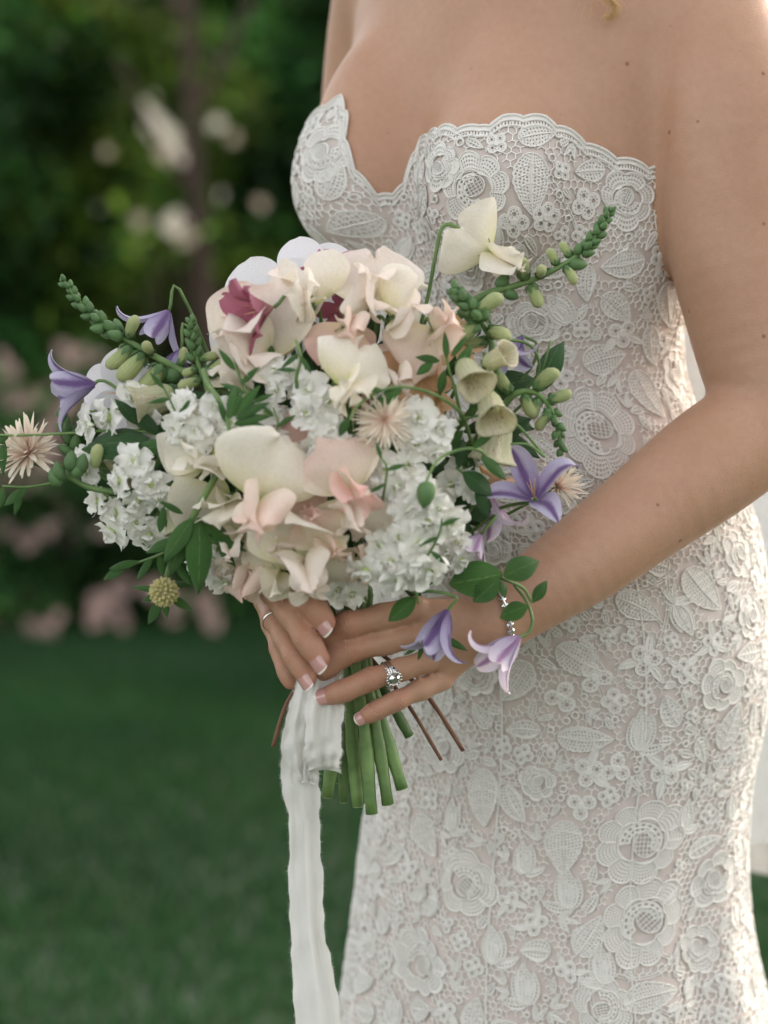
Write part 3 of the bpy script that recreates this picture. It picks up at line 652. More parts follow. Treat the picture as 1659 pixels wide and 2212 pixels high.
def l_blossom(Rr=.014, npet=3, seed=0, leaves=0):
    s = Lace(); ph = seed*.7
    for k in range(npet):
        a0 = ph+k*2*math.pi/npet; c_ = np.array([math.cos(a0), math.sin(a0)])*Rr*.52; rr_ = Rr*.48
        def fn(a, b, c_=c_, a0=a0):
            f = b*2*math.pi; r_ = rr_*(.30+.7*a); return c_[0]+r_*np.cos(f), c_[1]+r_*np.sin(f)*.9
        s.sheet(fn, 5, 16, (2, 2, 1), .0013); f = np.linspace(0, 2*math.pi, 16, endpoint=False)
        s.cord(np.column_stack([c_[0]+rr_*np.cos(f), c_[1]+rr_*.9*np.sin(f)]), .0015, .0024, True)
    f = np.linspace(0, 2*math.pi, 12, endpoint=False); s.cord(np.column_stack([.2*Rr*np.cos(f), .2*Rr*np.sin(f)]), .0018, .0036, True)
    s.add(np.column_stack([.2*Rr*np.cos(f), .2*Rr*np.sin(f)]), .0022, [[0, 1, 10, 11], [1, 2, 9, 10], [2, 3, 8, 9], [3, 4, 7, 8], [4, 5, 6, 7]])
    circ = [(0, 0, Rr*1.02)]
    for k in range(leaves):
        a0 = ph+math.pi/npet+k*2*math.pi/npet; lf = leaf_fn(Rr*1.25, Rr*.26, .3*(-1)**k)
        def g2(a, b, lf=lf, a0=a0):
            x, y = lf(a, b); x = x+Rr*.5; return x*math.cos(a0)-y*math.sin(a0), x*math.sin(a0)+y*math.cos(a0)
        s.sheet(g2, 10, 4, None); aa = np.linspace(0, 1, 10)
        for q in (0., .5, 1.): s.cord(np.stack(g2(aa, np.full_like(aa, q)), -1), .0012, .0022)
        circ.append((Rr*1.1*math.cos(a0), Rr*1.1*math.sin(a0), Rr*.4))
    return s, circ
def l_sprig(L=.02, n=3, seed=0):
    s = Lace(); circ = []
    for k in range(n):
        a0 = (k-(n-1)/2)*R(38); l_ = L*(1-.18*abs(k-(n-1)/2)); lf = leaf_fn(l_, L*.13, .25*(k-(n-1)/2))
        def g2(a, b, lf=lf, a0=a0):
            x, y = lf(a, b); return x*math.cos(a0)-y*math.sin(a0), x*math.sin(a0)+y*math.cos(a0)
        s.sheet(g2, 10, 5, (2, 2, 1)); aa = np.linspace(0, 1, 11)
        for q in (0., .5, 1.): s.cord(np.stack(g2(aa, np.full_like(aa, q)), -1), .0012, .0022)
        circ.append((.55*l_*math.cos(a0), .55*l_*math.sin(a0), L*.2)); circ.append((.85*l_*math.cos(a0), .85*l_*math.sin(a0), L*.14))
    circ.append((.2*L, 0, L*.2)); return s, circ
def l_ring(Rr=.004, seed=0):
    s = Lace(); f = np.linspace(0, 2*math.pi, 12, endpoint=False)
    s.cord(np.column_stack([Rr*.75*np.cos(f), Rr*.75*np.sin(f)]), .0022, .0026, True); return s, [(0, 0, Rr)]
# ---- occupancy in (u, z): u = angle * RU
RU = .175; TH0, TH1 = R(-212), R(28); Z0, Z1 = .44, z_hi
res = .001; occ = np.zeros((int((TH1-TH0)*RU/res)+2, int((Z1-Z0)/res)+2), bool)
GX = np.arange(occ.shape[0])*res; GZ = np.arange(occ.shape[1])*res+Z0
topz = ZT(TH0+GX/RU); occ |= GZ[None] > (topz[:, None]-.003)
def world_c(th0, z0, circ, a):
    k = RU/max(DR(th0, z0), .08); out_ = []
    for x, y, r_ in circ:
        q = rot(np.array([[x, y]]), a)[0]; out_.append(((th0-TH0)*RU+q[0]*k, z0+q[1], r_, k))
    return out_
def free(cs, tol):
    for u, z, r_, k in cs:
        i0, i1 = int((u-r_*k)/res), int((u+r_*k)/res)+1; j0, j1 = int((z-r_-Z0)/res), int((z+r_-Z0)/res)+1
        if i0 < 0 or j0 < 0 or i1 >= occ.shape[0] or j1 >= occ.shape[1]: return False
        X, Y_ = np.meshgrid(GX[i0:i1]-u, GZ[j0:j1]-z, indexing='ij'); m_ = (X/k)**2+Y_**2 < r_*r_
        if m_.sum() and occ[i0:i1, j0:j1][m_].mean() > tol: return False
    return True
def mark(cs, grow=.0008):
    for u, z, r_, k in cs:
        r_ = r_+grow; i0, i1 = max(0, int((u-r_*k)/res)), int((u+r_*k)/res)+1; j0, j1 = max(0, int((z-r_-Z0)/res)), int((z+r_-Z0)/res)+1
        X, Y_ = np.meshgrid(GX[i0:i1]-u, GZ[j0:j1]-z, indexing='ij'); occ[i0:i1, j0:j1] |= (X/k)**2+Y_**2 < r_*r_
lace_count = {}
lift = np.random.RandomState(4)
def place(kind, s, th0, z0, a, mat=None):
    V = np.vstack(s.v); F_ = np.vstack(s.f); r0 = float(DR(th0, z0)); q = rot(V[:, :2], a)
    th = th0+q[:, 0]/r0; z = z0+q[:, 1]; ok = z < ZT(th)+.002
    P = DP(th, np.clip(z, z_lo, z_hi-.002), LH+V[:, 2]+lift.uniform(0, .0004))
    F_ = F_[ok[F_].all(1)]
    if len(F_) == 0: return
    put(kind, mk(kind, P, F_, mat or M_lace), gown); lace_count[kind] = lace_count.get(kind, 0)+1
def motif(kind, gen, th0, z0, a, tol=None):
    s, circ = gen; cs = world_c(th0, z0, circ, a)
    if tol is not None and not free(cs, tol): return False
    place(kind, s, th0, z0, a); mark(cs); return True
def mpx(kind, gen, px, py, deg): th, z = at(px, py); motif(kind, gen, th, z, R(deg))
u_ = .00043
for k, (px, py, r_) in enumerate([(1382, 1816, 92), (1388, 1988, 92), (1284, 930, 84), (1023, 412, 74), (1352, 432, 58), (700, 330, 62), (950, 360, 46), (1300, 2172, 66), (1010, 1905, 70), (905, 2080, 75), (1560, 1480, 60), (1440, 1130, 62), (960, 1620, 55), (1150, 700, 50), (1545, 1900, 62)]):
    mpx('lace_flower', l_rose(r_*u_, 9 if r_ > 70 else 7, k), px, py, 40*k)
for k, (px, py, l_, w_, d) in enumerate([(1152, 330, 120, 34, -100), (1120, 300, 80, 22, 20), (1371, 800, 100, 30, -80), (1262, 790, 84, 30, 25), (1205, 1395, 105, 32, -40), (1140, 1430, 100, 32, -115), (1205, 1590, 105, 26, -12), (1213, 1775, 110, 36, -75),
                                         (1050, 1660, 120, 32, -95), (1345, 2170, 120, 30, 20), (1440, 610, 100, 30, -75), (1390, 560, 90, 28, 200), (1480, 1230, 110, 36, -60), (1330, 1290, 90, 28, -20), (1245, 2060, 90, 28, 50), (820, 470, 80, 26, 210), (700, 430, 80, 26, 60), (1560, 1620, 100, 30, 80), (900, 1760, 100, 30, -60), (1300, 640, 80, 24, -30), (1235, 560, 90, 28, 190)]):
    mpx('lace_leaf', l_leaf(l_*u_, w_*u_, .35*(-1)**k), px, py, d)
for k, (px, py, r_, d) in enumerate([(1382, 1577, 44, 0), (1230, 1920, 42, 0), (1066, 2040, 40, 10), (1137, 2127, 42, 0), (1131, 1852, 34, 10), (1300, 2080, 40, 0), (1206, 668, 36, 40), (1470, 1340, 36, 200), (980, 1760, 34, 0), (850, 2180, 36, 0), (1480, 1760, 34, 0), (1060, 520, 34, 180)]):
    mpx('lace_bud', l_bud(r_*u_, k), px, py, d)
for k, (px, py, r_, n_, lv) in enumerate([(1284, 1463, 34, 3, 0), (1213, 1506, 34, 3, 0), (1393, 1425, 34, 3, 3), (1436, 1664, 34, 3, 3), (1270, 1666, 32, 3, 2), (1330, 1660, 32, 3, 0), (1255, 1740, 30, 3, 0), (1206, 813, 28, 4, 0), (1340, 720, 30, 3, 2), (1180, 470, 30, 5, 0), (1265, 440, 32, 4, 0), (1110, 480, 30, 4, 0), (1440, 980, 30, 3, 0)]):
    mpx('lace_blossom', l_blossom(r_*u_, n_, k, lv), px, py, 25*k)
rl = np.random.RandomState(11)
def fill(kind, make, n, tol, cap=300, pool=14):
    P_ = [make() for _ in range(pool)]
    TH_ = rl.uniform(TH0+.05, TH1-.05, n); Z_ = rl.uniform(Z0+.02, z_hi-.02, n); A_ = rl.uniform(0, 6.283, n)
    iu = ((TH_-TH0)*RU/res).astype(int); jz = ((Z_-Z0)/res).astype(int)
    for k in range(n):
        if lace_count.get(kind, 0) >= cap: break
        if occ[iu[k], jz[k]]: continue
        motif(kind, P_[k % pool], TH_[k], Z_[k], A_[k], tol)
fill('lace_flower', lambda: l_rose(rl.uniform(.015, .024), rl.randint(7, 10), rl.randint(9)), 900, .02, 52, 8)
fill('lace_leaf', lambda: l_leaf(rl.uniform(.024, .038), rl.uniform(.0075, .011), rl.uniform(-.7, .7)), 5000, .07, 170)
fill('lace_bud', lambda: l_bud(rl.uniform(.009, .014), rl.randint(0, 2)), 1500, .06, 34, 6)
fill('lace_blossom', lambda: l_blossom(rl.uniform(.0075, .012), rl.randint(3, 5), rl.randint(9), rl.choice([0, 0, 2, 3])), 8000, .06, 260)
fill('lace_sprig', lambda: l_sprig(rl.uniform(.014, .021), rl.choice([2, 3, 3]), 1), 14000, .10, 300)
fill('lace_leaf', lambda: l_leaf(rl.uniform(.013, .02), rl.uniform(.003, .0048), rl.uniform(-.6, .6)), 12000, .12, 300)
fill('lace_ring', lambda: l_ring(rl.uniform(.0032, .0045)), 9000, .02, 200)
fill('lace_petal', lambda: l_leaf(rl.uniform(.010, .015), rl.uniform(.0024, .0036), rl.uniform(-.6, .6)), 14000, .14, 300)
# ---- the net of fine bars between the motifs
cs_ = .0064; nets = Lace(); nu = int((TH1-TH0)*RU/cs_); nz_ = int((Z1-Z0)/(cs_*.866))
jit = np.random.RandomState(2).uniform(-.28, .28, (nu+2, nz_+2, 2))*cs_
ii, jj = np.meshgrid(np.arange(nu+2), np.arange(nz_+2), indexing='ij')
ND = np.stack([(ii+.5*(jj % 2))*cs_, Z0+jj*cs_*.866], -1)+jit
i_, j_ = np.meshgrid(np.arange(1, nu-1), np.arange(1, nz_-1), indexing='ij'); i_, j_ = i_.ravel(), j_.ravel(); o1 = j_ % 2
A = (ND[i_, j_]+ND[i_+1, j_]+ND[i_+o1, j_+1])/3; Bt = (ND[i_+1, j_]+ND[i_+o1, j_+1]+ND[i_+o1+1, j_+1])/3
A2 = (ND[i_+1, j_]+ND[i_+2, j_]+ND[i_+1+o1, j_+1])/3; D_ = (ND[i_, j_]+ND[i_+1, j_]+ND[i_+o1, j_-1])/3
edges = np.concatenate([np.stack([A, Bt], 1), np.stack([Bt, A2], 1), np.stack([A, D_], 1)])
E_ = np.array(edges); mid = E_.mean(1)
def occ_at(p): return occ[np.clip((p[:, 0]/res).astype(int), 0, occ.shape[0]-1), np.clip(((p[:, 1]-Z0)/res).astype(int), 0, occ.shape[1]-1)]
in0, in1, inm = occ_at(E_[:, 0]), occ_at(E_[:, 1]), occ_at(mid)
ln = np.linalg.norm(E_[:, 0]-E_[:, 1], axis=1)
E_ = E_[(~(in0 & in1 & inm)) & (ln < cs_*1.3)]
TT = np.array([0, .5, 1.]); PP = E_[:, :1]*(1-TT)[None, :, None]+E_[:, 1:]*TT[None, :, None]
dd = E_[:, 1]-E_[:, 0]; dd /= np.linalg.norm(dd, axis=1)[:, None]+1e-9; nn_ = np.column_stack([-dd[:, 1], dd[:, 0]])
wv_ = np.array([-.5, -.3, .3, .5])*.00085; hv_ = np.array([0, .001, .001, 0])
XY = (PP[:, :, None]+nn_[:, None, None]*wv_[None, None, :, None]).reshape(-1, 2); HH = np.tile(hv_, len(E_)*3)
k0 = np.arange(len(E_))[:, None, None]*12; i_, j_ = np.meshgrid(np.arange(2), np.arange(3), indexing='ij')
F_ = (k0[..., None]+np.stack([(i_+1)*4+j_, (i_+1)*4+j_+1, i_*4+j_+1, i_*4+j_], -1)[None]).reshape(-1, 4)
th = TH0+XY[:, 0]/RU; P = DP(th, XY[:, 1], LH+HH); ok = XY[:, 1] < ZT(th)
net = put('lace_net', mk('lace_net', P, F_[ok[F_].all(1)], M_net), gown); tag(net, kind='stuff')
# ---- winding stems of paired cords
stm = Lace(); rs_ = np.random.RandomState(8)
for _ in range(150):
    th = rs_.uniform(TH0+.1, TH1-.1); z = rs_.uniform(Z0+.03, z_hi-.05); a = rs_.uniform(0, 6.28); c_ = rs_.uniform(-25, 25); pts = [np.array([(th-TH0)*RU, z])]
    for k in range(rs_.randint(14, 30)): a += c_*.0025; pts.append(pts[-1]+.0025*np.array([math.cos(a), math.sin(a)]))
    pts = np.array(pts); T = np.gradient(pts, axis=0); T /= np.linalg.norm(T, axis=1)[:, None]; Nn = np.column_stack([-T[:, 1], T[:, 0]])
    for o_ in (-.0011, .0011): stm.cord(pts+Nn*o_, .0014, .0016)
V = np.vstack(stm.v); F_ = np.vstack(stm.f); th = TH0+V[:, 0]/RU; ok = (V[:, 1] < ZT(th)-.002) & (V[:, 1] > Z0) & (th > TH0) & (th < TH1)
P = DP(th, np.clip(V[:, 1], z_lo, z_hi-.002), LH-.0004+V[:, 2]); so = put('lace_stems', mk('lace_stems', P, F_[ok[F_].all(1)], M_lace), gown); tag(so, kind='stuff')
# ---- scalloped edging along the neckline and seams
thn = np.linspace(TH0, TH1, 900); zn = ZT(thn); Pn = DP(thn, zn, LH); arc = np.concatenate([[0], np.cumsum(np.linalg.norm(np.diff(Pn, axis=0), axis=1))])
sca = .0045*np.abs(np.sin(arc*math.pi/.030))**.7
ed = Lace()
def edge_strip(dz0, dz1, w, h, name):
    V_, F_, o_ = [], [], 0
    zz0 = zn+sca+dz0; zz1 = zn+sca+dz1
    A = DP(thn, np.minimum(zz0, z_hi-.001), LH); B = DP(thn, np.minimum(zz1, z_hi-.001), LH); return A, B
A, B = edge_strip(0, -.009, 0, 0, '')
V = np.stack([A, A*.5+B*.5, B], 1).reshape(-1, 3); F_ = grid_faces(900, 3)[:, ::-1].copy(); keep = ~((np.arange(len(F_))//2) % 3 == 1) | (np.arange(len(F_)) % 2 == 0)
parts = [(V, F_[keep])]
for dz, rr_ in ((0, .0013), (-.0042, .0009), (-.009, .0011)):
    parts.append(tube(DP(thn, np.minimum(zn+sca+dz, z_hi-.001), LH+.0006), rr_, 6, False))
v, f = join(parts); put('scalloped_edging', mk('scalloped_edging', v, f, M_lace), gown)
for q in (1085, 1390):
    th, z = at(q, 1600); zz = np.linspace(Z0, .97, 160); t_ = th+.02*np.sin(zz*4)
    v, f = tube(DP(t_, zz, LH+.0004), .0011, 5, False); put('seam', mk('seam', v, f, M_lace), gown)
print('LACE', lace_count, len(E_))
# ---------------------------------------------------------------- nails, jewellery, hair, veil
M_nail, nt, out = newmat('polished_nail'); L = nt.links.new
uvn = N(nt, 'ShaderNodeUVMap'); uvn.uv_map = 'uv'; sp = N(nt, 'ShaderNodeSeparateXYZ'); L(uvn.outputs[0], sp.inputs[0])
rp = ramp(nt, [(.0, (.55, .32, .29)), (.10, (.53, .29, .26)), (.885, (.54, .30, .275)), (.92, (.86, .80, .74))]); L(sp.outputs[1], rp.inputs[0])
p_ = N(nt, 'ShaderNodeBsdfPrincipled', Roughness=.16); p_.inputs['Coat Weight'].default_value = .6; p_.inputs['Coat Roughness'].default_value = .08
L(rp.outputs[0], p_.inputs['Base Color']); L(p_.outputs[0], out.inputs[0])
def nail(js, normal, wk=1.0, lk=1.0, name='fingernail'):
    tip, rt = js[-1]; prev, rp_ = js[-2]; d = tip-prev; d /= np.linalg.norm(d); n = np.array(normal, float); n -= d*n.dot(d); n /= np.linalg.norm(n); s = np.cross(d, n)
    nu_, nv = 9, 10; V, uv = [], []
    for i in range(nv):
        v = i/(nv-1)
        for j in range(nu_):
            u = j/(nu_-1)*2-1; a = u*R(58)*wk*(1 if v > .25 else .78+.22*math.sin(v/.25*math.pi/2))
            y = (-.75+2.1*v*lk)*rt-(.30*rt*u*u*(v > .8)*(v-.8)*5) + (.25*rt*u*u*(v < .2))
            k = 1.045 if v < .7 else 1.045-(v-.7)*.25
            V.append(tip+d*y+(n*math.cos(a)+s*math.sin(a))*rt*k); uv.append((j/(nu_-1), v))
    V = np.array(V); F_ = grid_faces(nv, nu_)
    inner = V-n*rt*.06; k = len(V); Fb = F_[:, ::-1]+k
    put(name, mk(name, np.vstack([V, inner]), np.vstack([F_, Fb]), M_nail, True, uv+uv), body)
nail(LF['ring'], (-.15, -1, .35)); nail(LF['pinky'], (-.15, -1, .30))
nail(RF['index'], (-.62, -.9, -.15), .9); nail(RF['middle'], (-.62, -.9, -.15), .9); nail(RF['ring'], (-.66, -.9, -.10), .9)
M_silver = plain('white_gold', (.80, .79, .77), (.86, .85, .83), 300, .18, metal=1.0)
M_gem, nt, out = newmat('cut_diamond'); L = nt.links.new
g1 = N(nt, 'ShaderNodeBsdfGlossy', Roughness=.03); g1.inputs[0].default_value = (.95, .95, .95, 1); g2 = N(nt, 'ShaderNodeBsdfGlass', Roughness=.0, IOR=2.2)
mx = N(nt, 'ShaderNodeMixShader', i0=.35); L(g1.outputs[0], mx.inputs[1]); L(g2.outputs[0], mx.inputs[2]); L(mx.outputs[0], out.inputs[0])
M_saph = plain('sapphire', (.01, .02, .12), (.02, .04, .22), 300, .05, spec=.9, coat=.8)
def gem_mesh(name, mat, n=8):
    V = [(0, 0, .42)]; F_ = []
    for rr_, z, o_ in ((.55, .40, 0), (1.0, .0, .5), (.82, -.16, 0)):
        for k in range(n): a = (k+o_)*2*math.pi/n; V.append((rr_*math.cos(a), rr_*math.sin(a), z))
    V.append((0, 0, -.9)); e = len(V)-1
    for k in range(n):
        k2 = (k+1) % n; F_.append((0, 1+k, 1+k2)); F_ += [(1+k, 1+n+k, 1+k2), (1+k2, 1+n+k, 1+n+k2), (1+n+k, 1+2*n+k2, 1+n+k2), (1+n+k, 1+2*n+k, 1+2*n+k2), (1+2*n+k, e, 1+2*n+k2)]
    return mk(name, V, F_, mat, False)
GEM, SAPH = gem_mesh('gemstone', M_gem), gem_mesh('sapphire', M_saph)
def band_pts(c, axis, n0, r, n=48, arc=2*math.pi, ph=0):
    ax = np.array(axis, float); ax /= np.linalg.norm(ax); n_ = np.array(n0, float); n_ -= ax*n_.dot(ax); n_ /= np.linalg.norm(n_); s = np.cross(ax, n_)
    a = np.linspace(-arc/2, arc/2, n, endpoint=arc < 6.28)+ph
    return c+r*(np.cos(a)[:, None]*n_+np.sin(a)[:, None]*s), np.cos(a)[:, None]*n_+np.sin(a)[:, None]*s
def ringband(parent, name, c, axis, n0, r, th_, mat):
    P, _ = band_pts(c, axis, n0, r); P = np.vstack([P, P[:1]]); v, f = tube(P, th_, 8, False); return put(name, mk(name, v, f, mat), parent)
# engagement and wedding rings on the left ring finger
a_, b_ = LF['ring'][0], LF['ring'][1]; ax = b_[0]-a_[0]; ax /= np.linalg.norm(ax)
rc = a_[0]*.30+b_[0]*.70-0*ax; rr0 = (a_[1]*.30+b_[1]*.70)*1.0+.0004
ring = empty('ring_set', Vector(rc), None); attach(ring, bride, Matrix.Translation(Vector(rc))); tag(ring, 'white gold ring set with diamonds and small sapphires')
nv_ = np.array([.12, -1, -.15])
for o_, t_ in ((-.0026, .00085), (-.0006, .00085), (.0016, .00095)): ringband(ring, 'band', rc+ax*o_, ax, nv_, rr0, t_, M_silver)
P, D_ = band_pts(rc, ax, nv_, rr0+.0016, 3, .6, .25)
sdn = np.cross(ax, nv_); sdn /= np.linalg.norm(sdn)
def setgem(p, n_, r_, me, parent, name):
    o_ = put(name, me, parent, Matrix.Translation(Vector(p)) @ frame(Vector(n_), 0.3) @ Matrix.Scale(r_, 4)); return o_
up_ = np.array(nv_)-ax*np.dot(nv_, ax); up_ /= np.linalg.norm(up_)
def polar(o_, a, lift_=.0012): return rc+ax*o_+(up_*math.cos(a)+sdn*math.sin(a))*(rr0+lift_), up_*math.cos(a)+sdn*math.sin(a)
lowsgn = -1 if (polar(0, .5)[0][2] > polar(0, -.5)[0][2]) else 1
p, n_ = polar(-.0008, lowsgn*.15); setgem(p+n_*.0016, n_, .0046, GEM, ring, 'diamond'); cdir = p
v, f = tube(np.vstack([q for q in [cdir+n_*.0006+0.0050*(math.cos(t)*ax+math.sin(t)*np.cross(n_, ax)) for t in np.linspace(0, 2*math.pi, 25)]]), .0005, 6, False); put('setting', mk('setting', v, f, M_silver), ring)
for k in range(14):
    t = k*2*math.pi/14; hp_ = cdir+n_*.0010+.0056*(math.cos(t)*ax+math.sin(t)*np.cross(n_, ax)); setgem(hp_, n_, .0011, GEM, ring, 'halo_stone')
p, n_ = polar(.0016, lowsgn*.95); setgem(p+n_*.0010, n_, .0031, GEM, ring, 'diamond')
for k in range(9):
    t = -.9+k*.225; p, n_ = polar(-.0044+.0026*(k-4)**2/16-.001, lowsgn*(.15+t*.85)); setgem(p+n_*.0002, n_, .00115, SAPH if k % 2 == 0 else GEM, ring, 'side_stone')
for k in range(9):
    t = -1.0+k*.25; p, n_ = polar(.0034, lowsgn*(t+.2)); setgem(p+n_*.0003, n_, .0009, GEM, ring, 'side_stone')
# thin band on the other hand
a_, b_ = RF['ring'][0], RF['ring'][1]; ax2 = b_[0]-a_[0]; ax2 /= np.linalg.norm(ax2); tb = ringband(bride, 'thin_band', b_[0]+ax2*.004, ax2, (-.5, -1, 0), b_[1]+.0003, .0010, M_silver)
tag(tb, 'slim plain silver ring')
# tennis bracelet round the left wrist
(wa, wra), (wb, wrb) = lfore[-1], lfore[-2]; axw = wb-wa; axw /= np.linalg.norm(axw); axw = axw+np.array([-.15, 0, -.35]); axw /= np.linalg.norm(axw)
brc = empty('bracelet', Vector(wa), None); attach(brc, bride, Matrix.Translation(Vector(wa))); tag(brc, 'tennis bracelet of oval diamonds in white gold')
wc = np.array(W(1068, 1345, -.166)); nb = 36; Pb, Db = band_pts(wc, axw, (0, -1, 0), 1.0, nb)
# settle each link on the skin: march outwards through the body field
def fld(p):
    q = (np.asarray(p)-bmin)/VOX; i = np.clip(q.astype(int), 0, shape-2); f = q-i; v = 0
    for dx in (0, 1):
        for dy in (0, 1):
            for dz in (0, 1): v += Fd[i[0]+dx, i[1]+dy, i[2]+dz]*(f[0] if dx else 1-f[0])*(f[1] if dy else 1-f[1])*(f[2] if dz else 1-f[2])
    return v
for k in range(nb):
    r_ = .012
    while r_ < .06 and fld(wc+Db[k]*r_) < .0012: r_ += .0005
    p = wc+Db[k]*(r_+.0006)
    o_ = put('link', GEM, brc, Matrix.Translation(Vector(p)) @ frame(Vector(Db[k]), 0, Vector(axw)) @ Matrix.Diagonal((.0026, .0036, .0026, 1)))
    Pb[k] = p
v, f = tube(np.vstack([Pb, Pb[:1]]), .0016, 6, False); put('chain', mk('chain', v, f, M_silver), brc)
# a curl of fair hair at the collar
M_hair = plain('fair_hair', (.52, .32, .13), (.70, .48, .24), 60, .4, spec=.5)
rh = np.random.RandomState(3); hp = []
for k in range(70):
    q = rh.normal(0, 1, 2)*7; x0 = 1285+q[0]; Yh = -.045+q[1]*.0004; e_ = rh.uniform(.7, 1.05)
    c_ = [(x0-10, -180), (x0-4, -90), (x0+14*e_, -20), (x0+46*e_, 8), (x0+48*e_, 28), (x0+30*e_, 48*e_)]
    w = catmull([np.array(W(a+rh.normal(0, 2), b, Yh)) for a, b in c_], 22); hp.append(tube(w, np.linspace(.00022, .00009, 22), 4, False))
for k in range(7):
    x0 = 1240+rh.uniform(-30, 60); w = catmull([np.array(W(a, b, -.05)) for a, b in ((x0, -150), (x0+10, -40), (x0+rh.uniform(-20, 40), rh.uniform(10, 45)))], 12); hp.append(tube(w, .00009, 4, False))
v, f = join(hp); put('hair', mk('hair', v, f, M_hair), bride)
# veil
M_veil, nt, out = newmat('veil_tulle'); L = nt.links.new
d_ = N(nt, 'ShaderNodeBsdfDiffuse'); d_.inputs[0].default_value = (.80, .81, .82, 1); t_ = N(nt, 'ShaderNodeBsdfTranslucent'); t_.inputs[0].default_value = (.55, .56, .57, 1)
tr = N(nt, 'ShaderNodeBsdfTransparent'); m1 = N(nt, 'ShaderNodeMixShader', i0=.06); L(d_.outputs[0], m1.inputs[1]); L(t_.outputs[0], m1.inputs[2])
tcv = N(nt, 'ShaderNodeTexCoord'); nv2 = N(nt, 'ShaderNodeTexNoise', Scale=40, Detail=2); L(tcv.outputs['Object'], nv2.inputs[0]); rv = ramp(nt, [(.3, (.52, .52, .52)), (.7, (.62, .62, .62))]); L(nv2.outputs[0], rv.inputs[0])
m2 = N(nt, 'ShaderNodeMixShader'); L(rv.outputs[0], m2.inputs[0]); L(tr.outputs[0], m2.inputs[1]); L(m1.outputs[0], m2.inputs[2]); L(m2.outputs[0], out.inputs[0])
def veil_layer(x0, x1, ybot, Y, ph):
    nu_, nv = 90, 60; V = []
    for i in range(nv):
        t = i/(nv-1)
        for j in range(nu_):
            u = j/(nu_-1); px = x0+(x1-x0)*(.5+(u-.5)*(.45+.55*t)); yb = ybot[0]+(ybot[1]-ybot[0])*u+30*math.sin(u*9+ph)
            q = W(px, -380+(yb+380)*t, Y+.035*math.sin(u*26+ph)*(.3+.7*t)+.02*math.sin(u*11+ph)); V.append(tuple(q))
    return np.array(V), grid_faces(nv, nu_)
v, f = join([veil_layer(1060, 2250, (1890, 1800), .40, 0), veil_layer(1160, 2120, (1910, 1850), .46, 2)])
vl = put('veil', mk('veil', v, f, M_veil)); tag(vl, 'sheer white tulle veil falling behind the bride', 'veil')
# ---------------------------------------------------------------- the bouquet: every flower and stem is a thing of its own
def Yb(px, py, back=0.0):
    q = max(0.0, 1-((px-720)/560)**2-((py-960)/430)**2); return -.125-.135*math.sqrt(q)+back
def out_dir(px, py):
    a, b = (px-720)/560, (py-960)/430; q = math.sqrt(max(.08, 1-a*a-b*b)); return Vector((a*.9, -q, -b*.9)).normalized()
def sdir(dx, dy, tow=0.0): return Vector((dx, -tow, -dy)).normalized()     # picture right, picture down, towards the camera
BIND = W(752, 1375, -.150)
def petal(name, mat, L=1., w=.4, p=1.3, q=.6, bend=0., tip=0., cup=.6, ruf=.0, k=3., notch=0., seed=0, n=14, m=13, twist=0., lobes=0):
    r = np.random.RandomState(seed); ph = r.uniform(0, 6.28, 4)
    v = np.linspace(0, 1, n); u = np.linspace(-1, 1, m); ang = bend*v+tip*v**3; dl = L/(n-1)
    y = np.concatenate([[0], np.cumsum(np.cos((ang[1:]+ang[:-1])/2)*dl)]); z = -np.concatenate([[0], np.cumsum(np.sin((ang[1:]+ang[:-1])/2)*dl)])
    V, UV_ = [], []
    for i in range(n):
        W_ = w*max(.0, math.sin(math.pi*min(.985, max(.012, v[i]))**p))**q
        for j in range(m):
            c_ = cup*u[j]; x = W_*math.sin(c_)/cup if abs(cup) > 1e-3 else W_*u[j]; h = W_*(1-math.cos(c_))/cup if abs(cup) > 1e-3 else 0
            fi = math.atan2(u[j]*.9, v[i]-.35); rim = max(abs(u[j])**1.6*min(1, v[i]*2.2), max(0, v[i])**3)
            h += ruf*rim*rim*(math.sin(k*2.1*fi+ph[0])+.6*math.sin(k*3.7*fi+ph[1]))+ruf*.8*v[i]*math.sin(1.6*u[j]+2.4*v[i]+ph[3])+ruf*.28*rim**5*math.sin(k*9*fi+ph[2])
            h += ruf*.5*v[i]*math.sin(2.2*v[i]*math.pi+ph[2])*u[j]
            if lobes == 2:
                h -= .07*w*math.exp(-(u[j]/.13)**2)*v[i]*(1.2-v[i]); x *= 1+.06*math.sin(k*2.3*fi+ph[1])*rim
            dlx = (.05*L*math.sin(k*2.9*fi+ph[2])*rim*v[i] if lobes == 2 else 0)-notch*math.exp(-(u[j]/.3)**2)*v[i]**4*L+(.04*math.sin(9*u[j]+ph[3])*v[i]**3 if lobes == 1 else 0)
            tw = twist*v[i]; x2, h2 = x*math.cos(tw)-h*math.sin(tw), x*math.sin(tw)+h*math.cos(tw)
            V.append((x2, y[i]+math.sin(ang[i])*h2+math.cos(ang[i])*dlx, z[i]+math.cos(ang[i])*h2-math.sin(ang[i])*dlx)); UV_.append((u[j]*.5+.5, v[i]))
    return mk(name, np.array(V), grid_faces(n, m), mat, True, UV_)
def RX(a): return Matrix.Rotation(a, 4, 'X')
def RZ(a): return Matrix.Rotation(a, 4, 'Z')
def RY(a): return Matrix.Rotation(a, 4, 'Y')
def SCL(s): return Matrix.Scale(s, 4)
